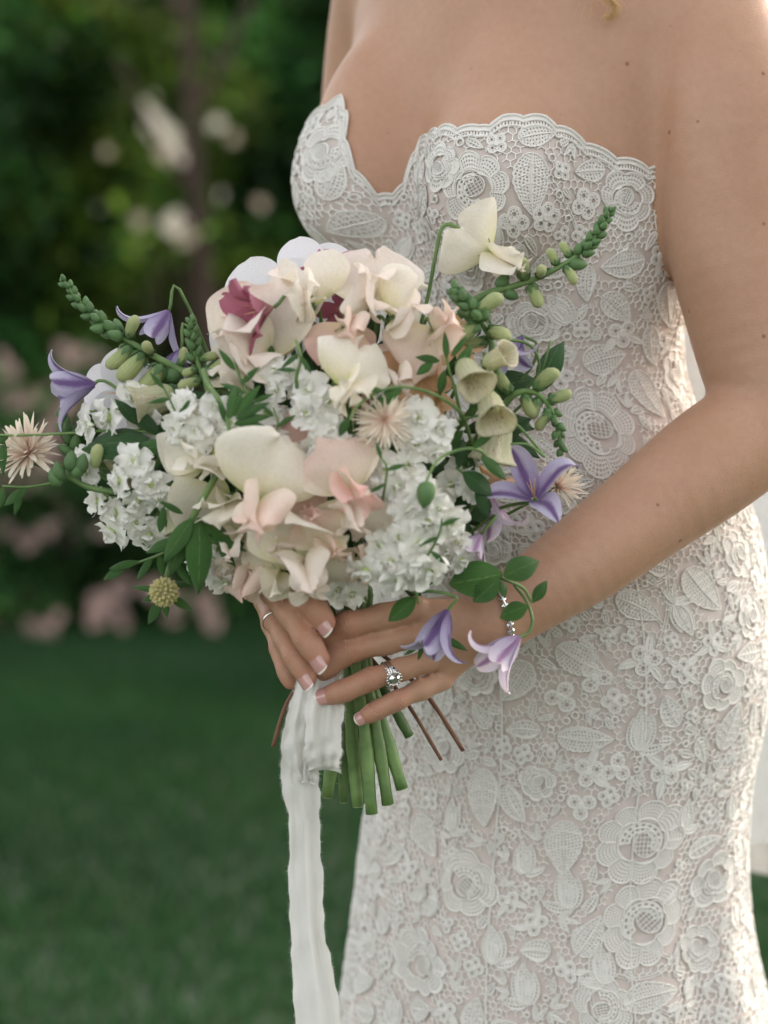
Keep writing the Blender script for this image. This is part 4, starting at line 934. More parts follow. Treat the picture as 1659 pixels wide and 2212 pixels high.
# colours
CREAM = petalmat('cream_petal', [(.0, (.62, .66, .26)), (.16, (.86, .80, .58)), (.5, (.93, .875, .76)), (1., (.94, .875, .78))], trans=.30, vein=.05, veinc=.12)
BLUSH = petalmat('blush_petal', [(.0, (.78, .70, .42)), (.2, (.92, .83, .69)), (.6, (.91, .75, .655)), (1., (.91, .70, .62))], trans=.30, vein=.05, veinc=.12)
BLUSH2 = petalmat('pale_blush_petal', [(.0, (.74, .72, .42)), (.2, (.93, .87, .73)), (.7, (.935, .845, .765)), (1., (.93, .81, .74))], trans=.30, vein=.05, veinc=.12)
PINK = petalmat('pink_petal', [(.0, (.84, .66, .46)), (.3, (.90, .66, .56)), (1., (.88, .57, .52))], trans=.30, vein=.05, veinc=.12)
WHITE = petalmat('white_stock_petal', [(.0, (.50, .62, .26)), (.14, (.82, .86, .70)), (.3, (.915, .91, .855)), (1., (.94, .925, .885))], trans=.25, vein=.12, veinc=.12, rand=.03, mott=.35)
WHITE2 = petalmat('white_orchid_petal', [(.0, (.80, .82, .80)), (.5, (.87, .86, .90)), (1., (.88, .87, .90))], trans=.25, vein=.02, veinc=.0)
LAV = petalmat('clematis_tepal', [(.0, (.17, .10, .27)), (.25, (.36, .30, .50)), (.6, (.52, .48, .68)), (1., (.62, .59, .76))], trans=.25, stripe=(.12, .26, (.17, .10, .27)), vein=.3)
LAV2 = petalmat('pale_clematis_tepal', [(.0, (.36, .22, .40)), (.25, (.58, .50, .66)), (.7, (.72, .65, .77)), (1., (.74, .63, .71))], trans=.25, stripe=(.10, .24, (.33, .18, .36)), vein=.3)
ROSE = petalmat('dusky_pink_petal', [(.0, (.62, .40, .30)), (.3, (.46, .14, .20)), (1., (.48, .17, .25))], trans=.3, vein=.4)
PEACH = petalmat('peach_petal', [(.0, (.74, .55, .22)), (.3, (.86, .62, .36)), (1., (.88, .58, .40))], trans=.38, vein=.4)
SPIDER = petalmat('peach_floret', [(.0, (.86, .60, .50)), (.4, (.91, .79, .69)), (1., (.92, .86, .74))], trans=.35, rand=.06)
BELL = petalmat('foxglove_bell', [(.0, (.50, .56, .22)), (.25, (.60, .61, .40)), (.7, (.72, .68, .51)), (1., (.74, .68, .52))], trans=.35, vein=.3, spots=(26, .80, (.42, .20, .07)))
BUDP = petalmat('foxglove_bud', [(.0, (.26, .35, .13)), (.4, (.40, .47, .21)), (1., (.50, .53, .27))], trans=.2)
BUDG = plain('green_calyx', (.075, .16, .055), (.13, .24, .085), 60, .55, .3, 300, trans=.12, rand=.15)
STEM = plain('flower_stem', (.085, .165, .045), (.17, .27, .085), 55, .55, .5, 240, rand=.12)
STEMY = plain('pale_stem', (.14, .20, .05), (.24, .30, .10), 70, .55, .5, 240, rand=.12)
STEMD = plain('dark_stem', (.055, .12, .035), (.11, .20, .06), 40, .5, .3, 300, rand=.1)
CUT = plain('cut_stem_end', (.50, .55, .30), (.60, .62, .38), 200, .7)
TWIG = plain('brown_twig', (.13, .055, .03), (.20, .09, .05), 90, .7, .5, 300)
LEAF = petalmat('green_leaf', [(.0, (.07, .16, .04)), (.5, (.055, .15, .035)), (1., (.07, .17, .045))], trans=.22, rough=.42, vein=.5, rand=.18, stripe=(.045, .075, (.16, .27, .09)))
LEAFD = petalmat('dark_leaf', [(.0, (.035, .10, .028)), (.5, (.028, .085, .022)), (1., (.035, .10, .03))], trans=.18, rough=.38, vein=.5, rand=.18, stripe=(.045, .075, (.09, .17, .06)))
# shared petal shapes
def var(fn, n): return [fn(s) for s in range(n)]
def standard(mat, base): return var(lambda s: petal('standard_petal', mat, .84, .66, 1.0, .45, (.1, .3, -.1, .4, .2)[s], (.8, .4, -.4, .6, -.3)[s], (-.55, -.3, .35, -.45, .45)[s], (.105, .12, .11, .10, .12)[s], (1.0, 1.3, 1.15, 1.45, 1.25)[s], .10, base+s, 28, 37, (.2, -.3, .25, -.15, .35)[s], 2), 5)
def wing(mat, base): return var(lambda s: petal('wing_petal', mat, .66, .42, 1.1, .48, -.3+.3*(s % 3), -.6+.5*(s % 2), 0.8-.4*(s % 2), .085, 1.15+.15*s, 0, base+s, 20, 23, .3*(-1)**s, 2), 4)
STD = {m.name: standard(m, i*17) for i, m in enumerate((CREAM, BLUSH, BLUSH2, PINK))}
WNG = {m.name: wing(m, i*23+5) for i, m in enumerate((CREAM, BLUSH, BLUSH2, PINK))}
SEP = petal('sepal', BUDG, 1., .2, .8, .8, .5, 0, .4, 0, 1, 0, 1, 7, 5)
def lathe(name, mat, prof, seg=12, bendx=0., squash=None):
    V, UV_ = [], []; n = len(prof); zmax = prof[-1][1]
    for i, (r_, z_) in enumerate(prof):
        for j in range(seg):
            a = j*2*math.pi/seg; k = 1 if squash is None else squash(a, i/(n-1)); b_ = bendx*z_*z_
            V.append((r_*k*math.cos(a)+b_, r_*k*math.sin(a), z_)); UV_.append((j/seg, i/(n-1)))
    return mk(name, np.array(V), grid_faces(n, seg, True), mat, True, UV_)
GREENC = lathe('calyx', BUDG, [(.02, -.1), (.16, -.06), (.24, .1), (.24, .3), (.30, .42)], 10)
def stem_to(e, p0, d0, r=.0016, end=None, mat=None, seed=0, show=None):
    """stem from a flower's base back into the bundle and, for some, on through the hands to a cut end"""
    rnd = np.random.RandomState(seed+7); p0 = np.array(p0); d = np.array(d0)
    if end is None: B_ = np.array(BIND)+np.array([rnd.uniform(-.012, .012), rnd.uniform(-.008, .012), 0]); pts = [p0, p0-d*.018, p0*.55+B_*.45+np.array([0, .035, .01]), B_+np.array([0, .004, .05]), B_]
    else:
        e1 = np.array(W(*end[:3])); B_ = np.array(W(752+(end[0]-770)*.32, 1380, -.150+(end[2]+.155)*.8)); pts = [p0, p0-d*.018, p0*.55+B_*.45+np.array([0, .035, .01]), B_+np.array([0, .004, .05]), B_, B_*.5+e1*.5+np.array([rnd.uniform(-.003, .003), 0, 0]), e1]
    n = 34 if end else 18; P = catmull(pts, n)
    rad = np.full(n, r) if end is None else np.interp(np.linspace(0, 1, n), [0, .45, .6, 1], [r, r, end[3]*.9, end[3]])*(1+.05*np.sin(np.arange(n)*1.7+seed)+.22*np.exp(-((np.arange(n)-n*.86-seed % 3)/.8)**2))
    v, f = tube(P, rad, 9); s_ = put('stem', mk('stem', v, f, mat or ((STEM, STEMY, STEM, STEMD)[seed % 4] if end else STEM)), e)
    if end:
        t_ = P[-1]-P[-2]; t_ /= np.linalg.norm(t_); v, f = tube([P[-1]-t_*.0006, P[-1]+t_*.0005], end[3]*.86, 9); put('cut_end', mk('cut_end', v, f, CUT), s_)
GB = 'flowers of the bridal bouquet'
rb_ = random.Random(3)
def sweet_pea(px, py, size, d, roll, mat, label, Y=None, wmat=None, end=None, openw=1.0, stem=True, std=None, tall=None):
    Y = Yb(px, py) if Y is None else Y; s = size*.93*SC(Y); p = W(px, py, Y); k = rb_.randrange(100); wm = wmat or mat
    e = empty('sweet_pea', p, label, 'sweet pea', 'sweet peas of the bouquet'); F0 = Matrix.Translation(p) @ frame(d, R(roll)) @ SCL(s) @ Matrix.Translation((0, -.20, 0))
    S_ = STD[mat.name]; Wg = WNG[wm.name]
    put('standard_petal', S_[k % 5 if std is None else std], e, F0 @ RX(R(6)))
    if k % 3: put('standard_petal', S_[(k+2) % 5], e, F0 @ Matrix.Translation((0, .0, -.06)) @ RZ(R(rb_.uniform(-25, 25))) @ RX(R(-14)) @ SCL(.92))
    for sg in (-1, 1):
        put('wing_petal', Wg[(k+sg) % 4], e, F0 @ Matrix.Translation((0, .02, .03)) @ RZ(R(sg*(22+14*openw))) @ RX(R(78+14*openw)) @ RY(R(sg*48)))
    put('keel_petal', Wg[(k+2) % 4], e, F0 @ Matrix.Translation((0, .03, .05)) @ RX(R(112)) @ SCL(.66))
    c_ = put('calyx', GREENC, e, F0 @ Matrix.Translation((0, -.05, -.06)) @ RX(R(-55)) @ SCL(.26))
    for q in range(5): put('sepal', SEP, c_, F0 @ Matrix.Translation((0, .0, -.07)) @ RX(R(-55)) @ RZ(q*1.2566) @ Matrix.Translation((0, .05, .06)) @ RX(R(62)) @ SCL(.17))
    base = F0 @ Vector((0, -.06, -.10))
    if tall:
        v, f = tube(catmull([np.array(base)]+[np.array(W(*q)) for q in tall]+[np.array(BIND)], 30), .0017, 8); put('stem', mk('stem', v, f, STEM), e)
    elif stem: stem_to(e, base, Vector(d), .0014, end, seed=k)
    return e
OUTP = var(lambda s: petal('petal', WHITE, .66, .43, 1.3, .42, .15+.25*(s % 3), .7-.5*(s % 2), .35*(-1)**s, .10, 1.8+.5*(s % 3), .09, 200+s, 13, 15, .25*(-1)**s, 1), 6)
INP = var(lambda s: petal('petal', WHITE, .46, .32, 1.2, .45, -.2, -.8, .8, .08, 2.0, .05, 220+s, 10, 11, .3, 1), 3)
CTR = lathe('center', petalmat('stock_center', [(.0, (.30, .44, .12)), (1, (.62, .72, .36))], trans=.2), [(.01, -.30), (.10, -.18), (.16, 0), (.13, .10), (.02, .17)], 8)
def floret(e, p, d, s, seed, inner=3):
    r = random.Random(seed); F0 = Matrix.Translation(p) @ frame(d, r.uniform(0, 6.28)) @ SCL(s)
    fo = bpy.data.objects.new('floret', CTR); col.objects.link(fo); attach(fo, e, F0)
    n = 4 if r.random() < .7 else 5
    for q in range(n): put('petal', OUTP[r.randrange(6)], fo, F0 @ RZ(q*6.283/n+r.uniform(-.2, .2)) @ RX(R(r.uniform(2, 30))) @ SCL(r.uniform(.85, 1.12)))
    for q in range(inner): put('petal', INP[r.randrange(3)], fo, F0 @ RZ(q*6.283/inner+.6+r.uniform(-.2, .2)) @ RX(R(r.uniform(38, 66))) @ SCL(r.uniform(.8, 1.1)))
def stock(px, py, spots, label, Y=None, end=None, size=78, lean=None, inner=2):
    """a head of white stock: florets at picture offsets (dx, dy, forward in picture units)"""
    Y0 = Yb(px, py) if Y is None else Y; c_ = W(px, py, Y0); e = empty('white_stock', c_, label, 'stock flower', 'white stock heads of the bouquet'); sc0 = SC(Y0)
    ax = lean or out_dir(px, py)
    for q, (dx, dy, fw) in enumerate(spots):
        p = W(px+dx, py+dy, Y0-fw*sc0); d = (Vector((dx, -26-fw, -dy)).normalized()*.75+ax*.6+Vector((rb_.uniform(-.3, .3), 0, rb_.uniform(-.3, .3)))).normalized()
        floret(e, p, d, size*sc0*rb_.uniform(.78, 1.08)*.82, int(px*7+py*3+q), inner)
    stem_to(e, c_+Vector((0, .012, 0)), ax, .0028, end, seed=int(px))
    return e
# ---- clematis bells
TEP = {m.name: var(lambda s: petal('tepal', m, 1.0, .25, .95, .62, -.30+.1*(s % 2), 1.2+.7*(s % 3), .75, .02, 1.2, 0, 300+s, 18, 9, twist=.25*(-1)**s), 4) for m in (LAV, LAV2)}
STA = petal('stamen', PEACH, 1., .03, 1, .5, .1, 0, .3, 0, 1, 0, 1, 5, 3)
def clematis(px, py, size, d, label, Y, mat=LAV, spread=24, roll=0, n=4, path=None, tips=None):
    s = size*SC(Y); p = W(px, py, Y); e = empty('clematis', p, label, 'clematis', 'clematis bells of the bouquet'); F0 = Matrix.Translation(p) @ frame(d, R(roll)) @ SCL(s)
    for q in range(n):
        put('tepal', TEP[mat.name][(q+int(px)) % 4], e, F0 @ RZ(q*6.283/n) @ Matrix.Translation((0, .05, 0)) @ RX(R(90-spread-((q*37) % 11))))
    for q in range(6): put('stamen', STA, e, F0 @ RZ(q*1.05) @ RX(R(80)) @ SCL(.42))
    if path:
        v, f = tube(catmull([np.array(F0 @ Vector((0, 0, .02)))]+[np.array(W(*q)) for q in path], 20), .0013, 8); put('stem', mk('stem', v, f, STEM), e)
    else: stem_to(e, p, Vector(d), .0013, seed=int(px))
    return e
# ---- foxglove spikes
def teardrop(mat, L=1., r_=.32, seg=10, tipz=0.): return [(r_*.25, 0), (r_*.8, L*.10), (r_, L*.32), (r_*.92, L*.58), (r_*.6, L*.82), (r_*.16, L), (.005, L*1.02)]
GB_ = lathe('bud', BUDG, teardrop(None, 1., .36), 9)
PT_ = [lathe('corolla', BUDP, [(.12, 0), (.20, .12), (.24, .35), (.27, .62), (.25, .82), (.13, .97), (.02, 1.)], 10, bendx=.10*k) for k in (1, 2)]
CAL5 = mk('calyx', *join([(np.array([(math.cos(a)*.14, math.sin(a)*.14, 0), (math.cos(a-.55)*.26, math.sin(a-.55)*.26, .14), (math.cos(a)*.30, math.sin(a)*.30, .42), (math.cos(a+.55)*.26, math.sin(a+.55)*.26, .14), (math.cos(a)*.31, math.sin(a)*.31, .16)]), [(0, 1, 4), (1, 2, 4), (2, 3, 4), (3, 0, 4)]) for a in np.arange(5)*1.2566]+[(np.array([(math.cos(a)*.24, math.sin(a)*.24, .12) for a in np.arange(10)*.6283]+[(0, 0, -.04)]), [(10, (k+1) % 10, k) for k in range(10)])]), BUDG)
BRACT = petal('bract', LEAF, 1., .16, .8, .8, .5, .3, .5, 0, 1, 0, 2, 7, 5)
def spike(path, label, buds, r0=.0034, to_bind=True, seed=0, end=None):
    """path from the tip down; buds = (t along path, side angle, length, kind) with t in 0..1"""
    P = catmull([np.array(W(*q)) for q in path], 40); base = Vector(P[-1]); e = empty('foxglove_spike', base, label, 'foxglove', 'foxglove spikes of the bouquet')
    rad = np.linspace(.0011, r0, 40); v, f = tube(P, rad, 8); put('stalk', mk('stalk', v, f, STEM), e); rnd = random.Random(seed)
    T = np.gradient(P, axis=0); T /= np.linalg.norm(T, axis=1)[:, None]
    for q, (t, a, ln, kind) in enumerate(buds):
        i = min(39, int(t*39)); tip = -T[i]; cam_ = np.array([0, -1., 0]); sd_ = np.cross(tip, cam_); sd_ /= np.linalg.norm(sd_)+1e-9; fr = np.cross(sd_, tip)
        out_ = sd_*math.sin(a)+fr*math.cos(a)*-1; lean_ = .75 if kind == 0 else 1.5
        d = Vector(tip*(1.0 if kind == 0 else .35)+out_*lean_).normalized()
        if kind: d = (d+Vector((0, 0, -.25))).normalized()
        p = Vector(P[i]+out_*rad[i]*.8); s = ln*SC(p.y)*(.86 if kind else 1); F0 = Matrix.Translation(p) @ frame(d, rnd.uniform(0, 6)) @ SCL(s)
        if kind == 0: b_ = put('bud', GB_, e, F0)
        else:
            b_ = put('bud', CAL5, e, F0 @ SCL(.95)); put('corolla', PT_[q % 2], b_, F0 @ Matrix.Translation((0, 0, .05)))
        if q % 2 == 0: put('bract', BRACT, e, Matrix.Translation(p) @ frame(Vector(out_), 0, Vector(tip)) @ RX(R(40)) @ SCL(s*.75))
    if to_bind: stem_to(e, P[-1], Vector(P[-2]-P[-1]).normalized(), r0, end, seed=seed)
    return e
def auto_buds(n, l0, l1, tpale=1.1, t0=.0, t1=1.0, lp=62, seed=0):
    r = random.Random(seed); o_ = []
    for q in range(n):
        t = t0+(t1-t0)*(q/(n-1))**1.05; pale = t > tpale and r.random() < .8
        o_.append((t, q*2.4+r.uniform(-.3, .3), (lp if pale else l0+(l1-l0)*min(1, t/.6))*r.uniform(.9, 1.1), 1 if pale else 0))
    return o_
BELLM = lathe('bell', BELL, [(.10, 0), (.20, .08), (.27, .25), (.30, .5), (.33, .75), (.40, .9), (.46, .96), (.47, 1.0), (.43, .985), (.36, .90), (.28, .72), (.22, .4)], 20, .06, lambda a, t: 1+(.24*math.sin(3*a+.5)+.08*math.sin(5*a))*max(0, t-.4)*1.6)
def bell(e, px, py, Y, size, d, roll=0):
    p = W(px, py, Y); F0 = Matrix.Translation(p) @ frame(d, R(roll)) @ SCL(size*SC(Y)); b_ = put('bell', BELLM, e, F0); put('calyx', CAL5, b_, F0 @ SCL(.8) @ Matrix.Translation((0, 0, -.05)))
# ---- open star flowers, spidery flowers
LILP = {m.name: var(lambda s: petal('petal', m, 1., .27, 1.35, .6, .2+.15*(s % 2), .6, .7, .03, 1.5, 0, 400+s, 14, 9), 3) for m in (ROSE, PEACH, WHITE2)}
BROAD = var(lambda s: petal('petal', WHITE2, 1., .54, 1.05, .5, .15+.15*s, .3, .45, .012, 1.0, 0, 430+s, 18, 19), 3)
def star(name, cat, px, py, size, d, label, mat, Y, n=6, spread=48, roll=0, group=None, shapes=None):
    s = size*SC(Y); p = W(px, py, Y); e = empty(name, p, label, cat, group); F0 = Matrix.Translation(p) @ frame(d, R(roll)) @ SCL(s); Sh = shapes or LILP[mat.name]
    for q in range(n): put('petal', Sh[q % 3], e, F0 @ RZ(q*6.283/n+.15*(q % 2)) @ RX(R(90-spread-6*(q % 2))) @ SCL(.95+.1*(q % 2)))
    for q in range(5): put('stamen', STA, e, F0 @ RZ(q*1.26+.4) @ RX(R(76)) @ SCL(.55))
    stem_to(e, p, Vector(d), .0015, seed=int(px)); return e
STRAP = var(lambda s: petal('floret', SPIDER, 1., .042, 1.1, .5, .15*(s-1), .5*(s-1), .5, .01, 1, 0, 500+s, 9, 5, twist=.3*(s-1)), 3)
STRAPW = var(lambda s: petal('floret', SPIDER, 1., .075, 1.3, .5, .1*(s-1), .4*(s-1), .5, .01, 1, .04, 510+s, 9, 5), 3)
def spider(px, py, size, d, label, Y, n=46, lo=15, hi=95, shapes=None, roll=0):
    s = size*SC(Y); p = W(px, py, Y); e = empty('peach_scabious', p, label, 'scabious', 'peach spidery flowers of the bouquet'); F0 = Matrix.Translation(p) @ frame(d, R(roll)) @ SCL(s); r = random.Random(int(px)); Sh = shapes or STRAP
    for q in range(n): put('floret', Sh[q % 3], e, F0 @ RZ(q*2.39996) @ RX(R(90-(lo+(hi-lo)*(q/n)+r.uniform(-8, 8)))) @ SCL(r.uniform(.75, 1.1)))
    put('calyx', GREENC, e, F0 @ Matrix.Translation((0, 0, -.16)) @ SCL(.45)); 
    for q in range(8): put('bract', BRACT, e, F0 @ Matrix.Translation((0, 0, -.08)) @ RZ(q*.785) @ RX(R(20)) @ SCL(.32))
    return e, F0
# ---- leaves and vines
LF_ = [petal('leaf', LEAF, 1., w_, .82, .85, .25+.2*k, .3, -.35, .012, 1.5, 0, 600+k, 14, 9) for k, w_ in enumerate((.13, .17, .24, .30))]
LD_ = [petal('leaf', LEAFD, 1., w_, .82, .85, .25+.2*k, .3, -.35, .012, 1.5, 0, 610+k, 14, 9) for k, w_ in enumerate((.13, .17, .24, .30))]
def leaf(e, px, py, Y, ln, dx, dy, kind=1, dark=False, tow=.1, face=None, name='leaf'):
    y = sdir(dx, dy, tow); z = Vector(face or (rb_.uniform(-.3, .3), -1, rb_.uniform(.1, .6))); z = (z-y*z.dot(y)).normalized(); x = y.cross(z)
    M_ = Matrix((x, y, z)).transposed().to_4x4(); return put(name, (LD_ if dark else LF_)[kind], e, Matrix.Translation(W(px, py, Y)) @ M_ @ SCL(ln*SC(Y)))
def vine(path, label, leaves, r=.0015, name='leafy_vine', cat='vine', mat=None, taper=.6, group='trailing greenery of the bouquet'):
    P = catmull([np.array(W(*q)) for q in path], 36); e = empty(name, Vector(P[-1]), label, cat, group)
    v, f = tube(P, np.linspace(r*taper, r, 36), 8); put('stem', mk('stem', v, f, mat or STEM), e)
    for q in leaves: leaf(e, *q)
    return e
# ---------------------------------------------------------------- arranging the bouquet
V3 = Vector
# sweet peas --- position, size, direction it faces, roll, colour
sweet_pea(1042, 532, 158, sdir(.55, .30, .75), 62, CREAM, 'cream sweet pea nodding on a tall stem against the lace bodice', -.165, tall=[(985, 490, -.160), (955, 492, -.158), (942, 545, -.158), (920, 660, -.155), (880, 800, -.14), (800, 1100, -.13)])
sweet_pea(662, 635, 170, sdir(-.25, -.35, .8), 25, CREAM, 'upright cream sweet pea between the two dusky pink flowers', -.205)
sweet_pea(800, 640, 190, sdir(.1, -.55, .75), -12, BLUSH2, 'pale blush sweet pea at the crown of the bouquet just under the bust', -.20)
sweet_pea(868, 672, 150, sdir(.5, -.2, .8), -55, CREAM, 'cream sweet pea with folded hood below the tall stemmed one', -.215, wmat=BLUSH2)
sweet_pea(585, 735, 235, sdir(-.45, -.35, .75), 10, BLUSH2, 'broad pale blush sweet pea beside the white orchid petals', -.205)
sweet_pea(520, 790, 150, sdir(-.5, -.1, .8), 40, CREAM, 'cream sweet pea tucked in next to the small green foxglove tip', -.20)
sweet_pea(738, 725, 130, sdir(.1, .1, 1), 160, PINK, 'small curled pink sweet pea in the middle of the cream ones', -.232, wmat=BLUSH)
sweet_pea(925, 735, 150, sdir(.4, -.1, .9), 150, BLUSH, 'peachy blush sweet pea resting on the speckled peach lilies', -.222)
sweet_pea(758, 812, 160, sdir(.35, .0, .9), -28, CREAM, 'ivory sweet pea lying over the tall white stock', -.262)
sweet_pea(430, 975, 165, sdir(-.3, .0, .95), 60, CREAM, 'smooth cream sweet pea with one pointed hood beside the dark leaves', -.235)
sweet_pea(572, 1048, 205, sdir(-.05, .25, .95), -20, CREAM, 'large open cream and blush sweet pea facing outwards at the front', -.275, wmat=BLUSH)
sweet_pea(745, 1035, 165, sdir(.15, .0, 1), 25, BLUSH, 'deep blush sweet pea with a rolled pink hood at the front', -.272, wmat=PINK)
sweet_pea(752, 1100, 165, sdir(.1, .5, .85), 190, BLUSH2, 'blush sweet pea hanging below the rolled pink one', -.262)
sweet_pea(475, 1090, 170, sdir(-.35, .35, .85), 120, CREAM, 'cream sweet pea showing its back behind the drooping leaves', -.222)
sweet_pea(655, 1178, 190, sdir(-.1, .45, .9), 12, CREAM, 'low cream sweet pea with a wavy hood above the fingers', -.262, wmat=BLUSH2)
sweet_pea(676, 1222, 140, sdir(-.05, .7, .7), 195, BLUSH2, 'blush sweet pea touching the knuckles', -.250)
sweet_pea(548, 1236, 140, sdir(-.4, .6, .7), 150, BLUSH, 'faded pink sweet pea with a crinkled edge at the lower rim', -.205)
sweet_pea(612, 962, 120, sdir(-.1, -.1, 1), 0, PINK, 'half hidden pink sweet pea between two white stock heads', -.238)
sweet_pea(770, 1205, 130, sdir(.2, .6, .8), 170, BLUSH, 'pink sweet pea wedged behind the low white stock', -.232)
sweet_pea(665, 1098, 90, sdir(.0, .1, 1), 20, PINK, 'tiny pink sweet pea bud between the two largest blooms', -.252)
sweet_pea(850, 800, 120, sdir(.2, .0, 1), 20, BLUSH2, 'pale sweet pea deep in the shade above the spidery peach flower', -.215)
sweet_pea(600, 1150, 150, sdir(-.3, .3, .9), 80, BLUSH2, 'blush sweet pea squeezed below the large open cream one', -.232)
for q in ((540, 700, 130, sdir(-.5, -.3, .8), 20, BLUSH, 'blush sweet pea half covered by the dusky pink alstroemeria', -.178), 
          (700, 1150, 115, sdir(.1, .3, .95), 40, BLUSH, 'blush sweet pea nestled under the hanging blush one', -.262), (600, 1215, 125, sdir(-.3, .6, .75), 10, CREAM, 'cream sweet pea resting on the side of the fingers', -.235), (520, 1145, 130, sdir(-.3, .4, .85), -30, BLUSH2, 'pale blush sweet pea behind the long hanging leaf', -.222)): sweet_pea(*q)
# white stock
stock(428, 905, [(-30, -30, 20), (35, -24, 26), (0, 26, 30), (53, 35, 15), (-47, 18, 10)], 'crisp white stock head with green centres beside the pale foxglove buds', -.232, end=(707, 1722, -.150, .0048))
stock(528, 925, [(-30, -9, 22), (21, 6, 25), (47, -35, 14), (-6, 38, 18), (59, 30, 8)], 'white stock head under the feathery green leaf', -.238, end=(742, 1732, -.140, .0042))
stock(290, 872, [(0, -9, 20), (-53, 30, 12), (-100, 47, 5), (24, 33, 18)], 'white stock head next to the long dark leaves', -.185, size=82)
stock(292, 1045, [(0, -47, 24), (-35, -6, 28), (33, 2, 26), (53, 35, 18), (6, 35, 20)], 'white stock head with furled buds on its long curved stalk', -.205)
stock(262, 1108, [(-53, -26, 10), (-12, 0, 16), (35, 18, 18), (-18, 38, 12), (59, 45, 8)], 'low white stock head under the one with furled buds', -.185)
stock(190, 1020, [(0, 0, 14), (-9, -33, 10)], 'small white stock sprig of two florets among the furled buds', -.185, size=58)
stock(612, 818, [(-21, -17, 16), (18, -12, 18), (-14, 24, 14), (35, 30, 10)], 'small white stock head under the broad blush sweet pea', -.235, size=63)
stock(690, 880, [(-24, -41, 18), (18, -12, 24), (-30, 12, 22), (18, 47, 24), (-12, 83, 18)], 'tall white stock head running down the middle of the bouquet', -.250, end=(773, 1742, -.165, .0050))
stock(722, 968, [(-24, -12, 18), (26, 0, 22), (-35, 35, 16), (47, 41, 16), (0, 65, 12)], 'white stock head directly above the rolled pink sweet pea', -.256, size=70)
stock(918, 940, [(-14, -35, 26), (30, -12, 30), (-18, 18, 30), (26, 35, 26)], 'starry white stock head touching the spidery peach flower', -.250, end=(803, 1758, -.180, .0050), inner=3)
stock(870, 1028, [(-35, -18, 20), (12, -24, 24), (-12, 24, 24), (35, 21, 18), (-59, 30, 12)], 'white stock head under the starry one', -.252)
stock(918, 1098, [(-6, -30, 28), (30, 0, 30), (-33, 6, 28), (6, 30, 24), (53, 30, 16)], 'bright white stock head with a green bud resting on it', -.262, end=(838, 1738, -.176, .0050))
stock(862, 1190, [(-41, -12, 24), (0, -30, 32), (41, -14, 28), (-18, 24, 30), (30, 26, 28), (-71, 41, 16), (65, 41, 16), (0, 61, 20)], 'largest rounded white stock head resting above the back of the hand', -.262, end=(869, 1704, -.170, .0050), size=81)
stock(988, 1188, [(0, -17, 18), (7, 21, 18), (-21, 6, 10)], 'small creamy stock head by the striped purple clematis', -.232, size=61)
stock(1000, 1040, [(-24, 6, 14), (21, 12, 16), (0, -24, 10)], 'shaded white stock head beside the lavender clematis', -.215, size=72)
stock(500, 1228, [(-35, -18, 12), (12, -6, 16), (-12, 30, 14), (-65, 0, 6)], 'shadowed greyish white stock head at the lower rim of the bouquet', -.195, size=87)
stock(740, 1275, [(-9, 0, 16), (21, 9, 14)], 'frilly white stock floret drooping over the ribbon wrap', -.215, size=85)
stock(800, 1090, [(0, -12, 8), (-24, 30, 8), (30, 35, 6), (12, 71, 6)], 'cream white stock head deep between the blush sweet peas', -.228)
stock(830, 1110, [(0, 0, 8), (18, 41, 8)], 'hidden white stock pair behind the rounded head', -.215)
stock(645, 930, [(0, 0, 8), (-35, -12, 6), (30, -35, 6)], 'white stock half hidden behind the pink sweet pea', -.225)
# foxgloves
spike([(138, 608, -.15), (175, 655, -.155), (215, 695, -.16), (270, 732, -.165), (335, 770, -.17), (400, 805, -.175), (470, 845, -.18)], 'long green foxglove spike reaching out past the purple clematis',
      auto_buds(26, 17, 38, .9, .0, .50, 60, 1)+[(.52, 1.9, 60, 1), (.56, -1.5, 78, 1), (.66, 2.6, 50, 1), (.63, -2.0, 88, 1), (.72, -1.6, 92, 1), (.80, 1.2, 48, 1), (.84, -1.0, 56, 0)], seed=1)
spike([(413, 690, -.19), (416, 730, -.19), (425, 775, -.19), (440, 815, -.192), (455, 860, -.195)], 'short upright foxglove tip beside the broad blush sweet pea',
      auto_buds(17, 14, 30, 1.1, .0, .55, 50, 2)+[(.52, 1.4, 44, 1), (.62, -1.3, 44, 1), (.72, 1.5, 70, 1), (.78, -1.7, 60, 1)], .0028, seed=2)
spike([(133, 893, -.16), (140, 920, -.16), (152, 950, -.16), (165, 985, -.16), (200, 1010, -.158)], 'stubby green foxglove tip next to the frilly peach flower', auto_buds(17, 16, 32, 1.1, .0, .75, 50, 3), .0024, seed=3)
spike([(1316, 456, -.155), (1290, 505, -.158), (1245, 552, -.16), (1180, 592, -.165), (1110, 618, -.17), (1040, 640, -.175), (985, 690, -.178)], 'long foxglove spike slanting across the lace bodice',
      auto_buds(22, 17, 36, 1.1, .0, .36, 50, 4)+[(.40, 1.2, 44, 0), (.43, 2.0, 50, 1), (.46, -1.5, 46, 1), (.38, -1.2, 44, 1), (.60, 1.6, 62, 1), (.62, -1.9, 66, 1), (.56, -2.6, 50, 1), (.72, 1.3, 36, 0), (.75, -1.2, 40, 0)], seed=4)
spike([(985, 628, -.205), (1005, 655, -.21), (1035, 690, -.21), (1060, 735, -.20), (1062, 780, -.20)], 'foxglove tip bunched with fat green buds in front of the slanting spike',
      auto_buds(20, 22, 36, 1.1, .0, .55, 50, 5)+[(.45, 1.6, 74, 1), (.55, -1.6, 80, 1), (.65, 2.4, 70, 1), (.75, -1.2, 60, 1)], .003, seed=5)
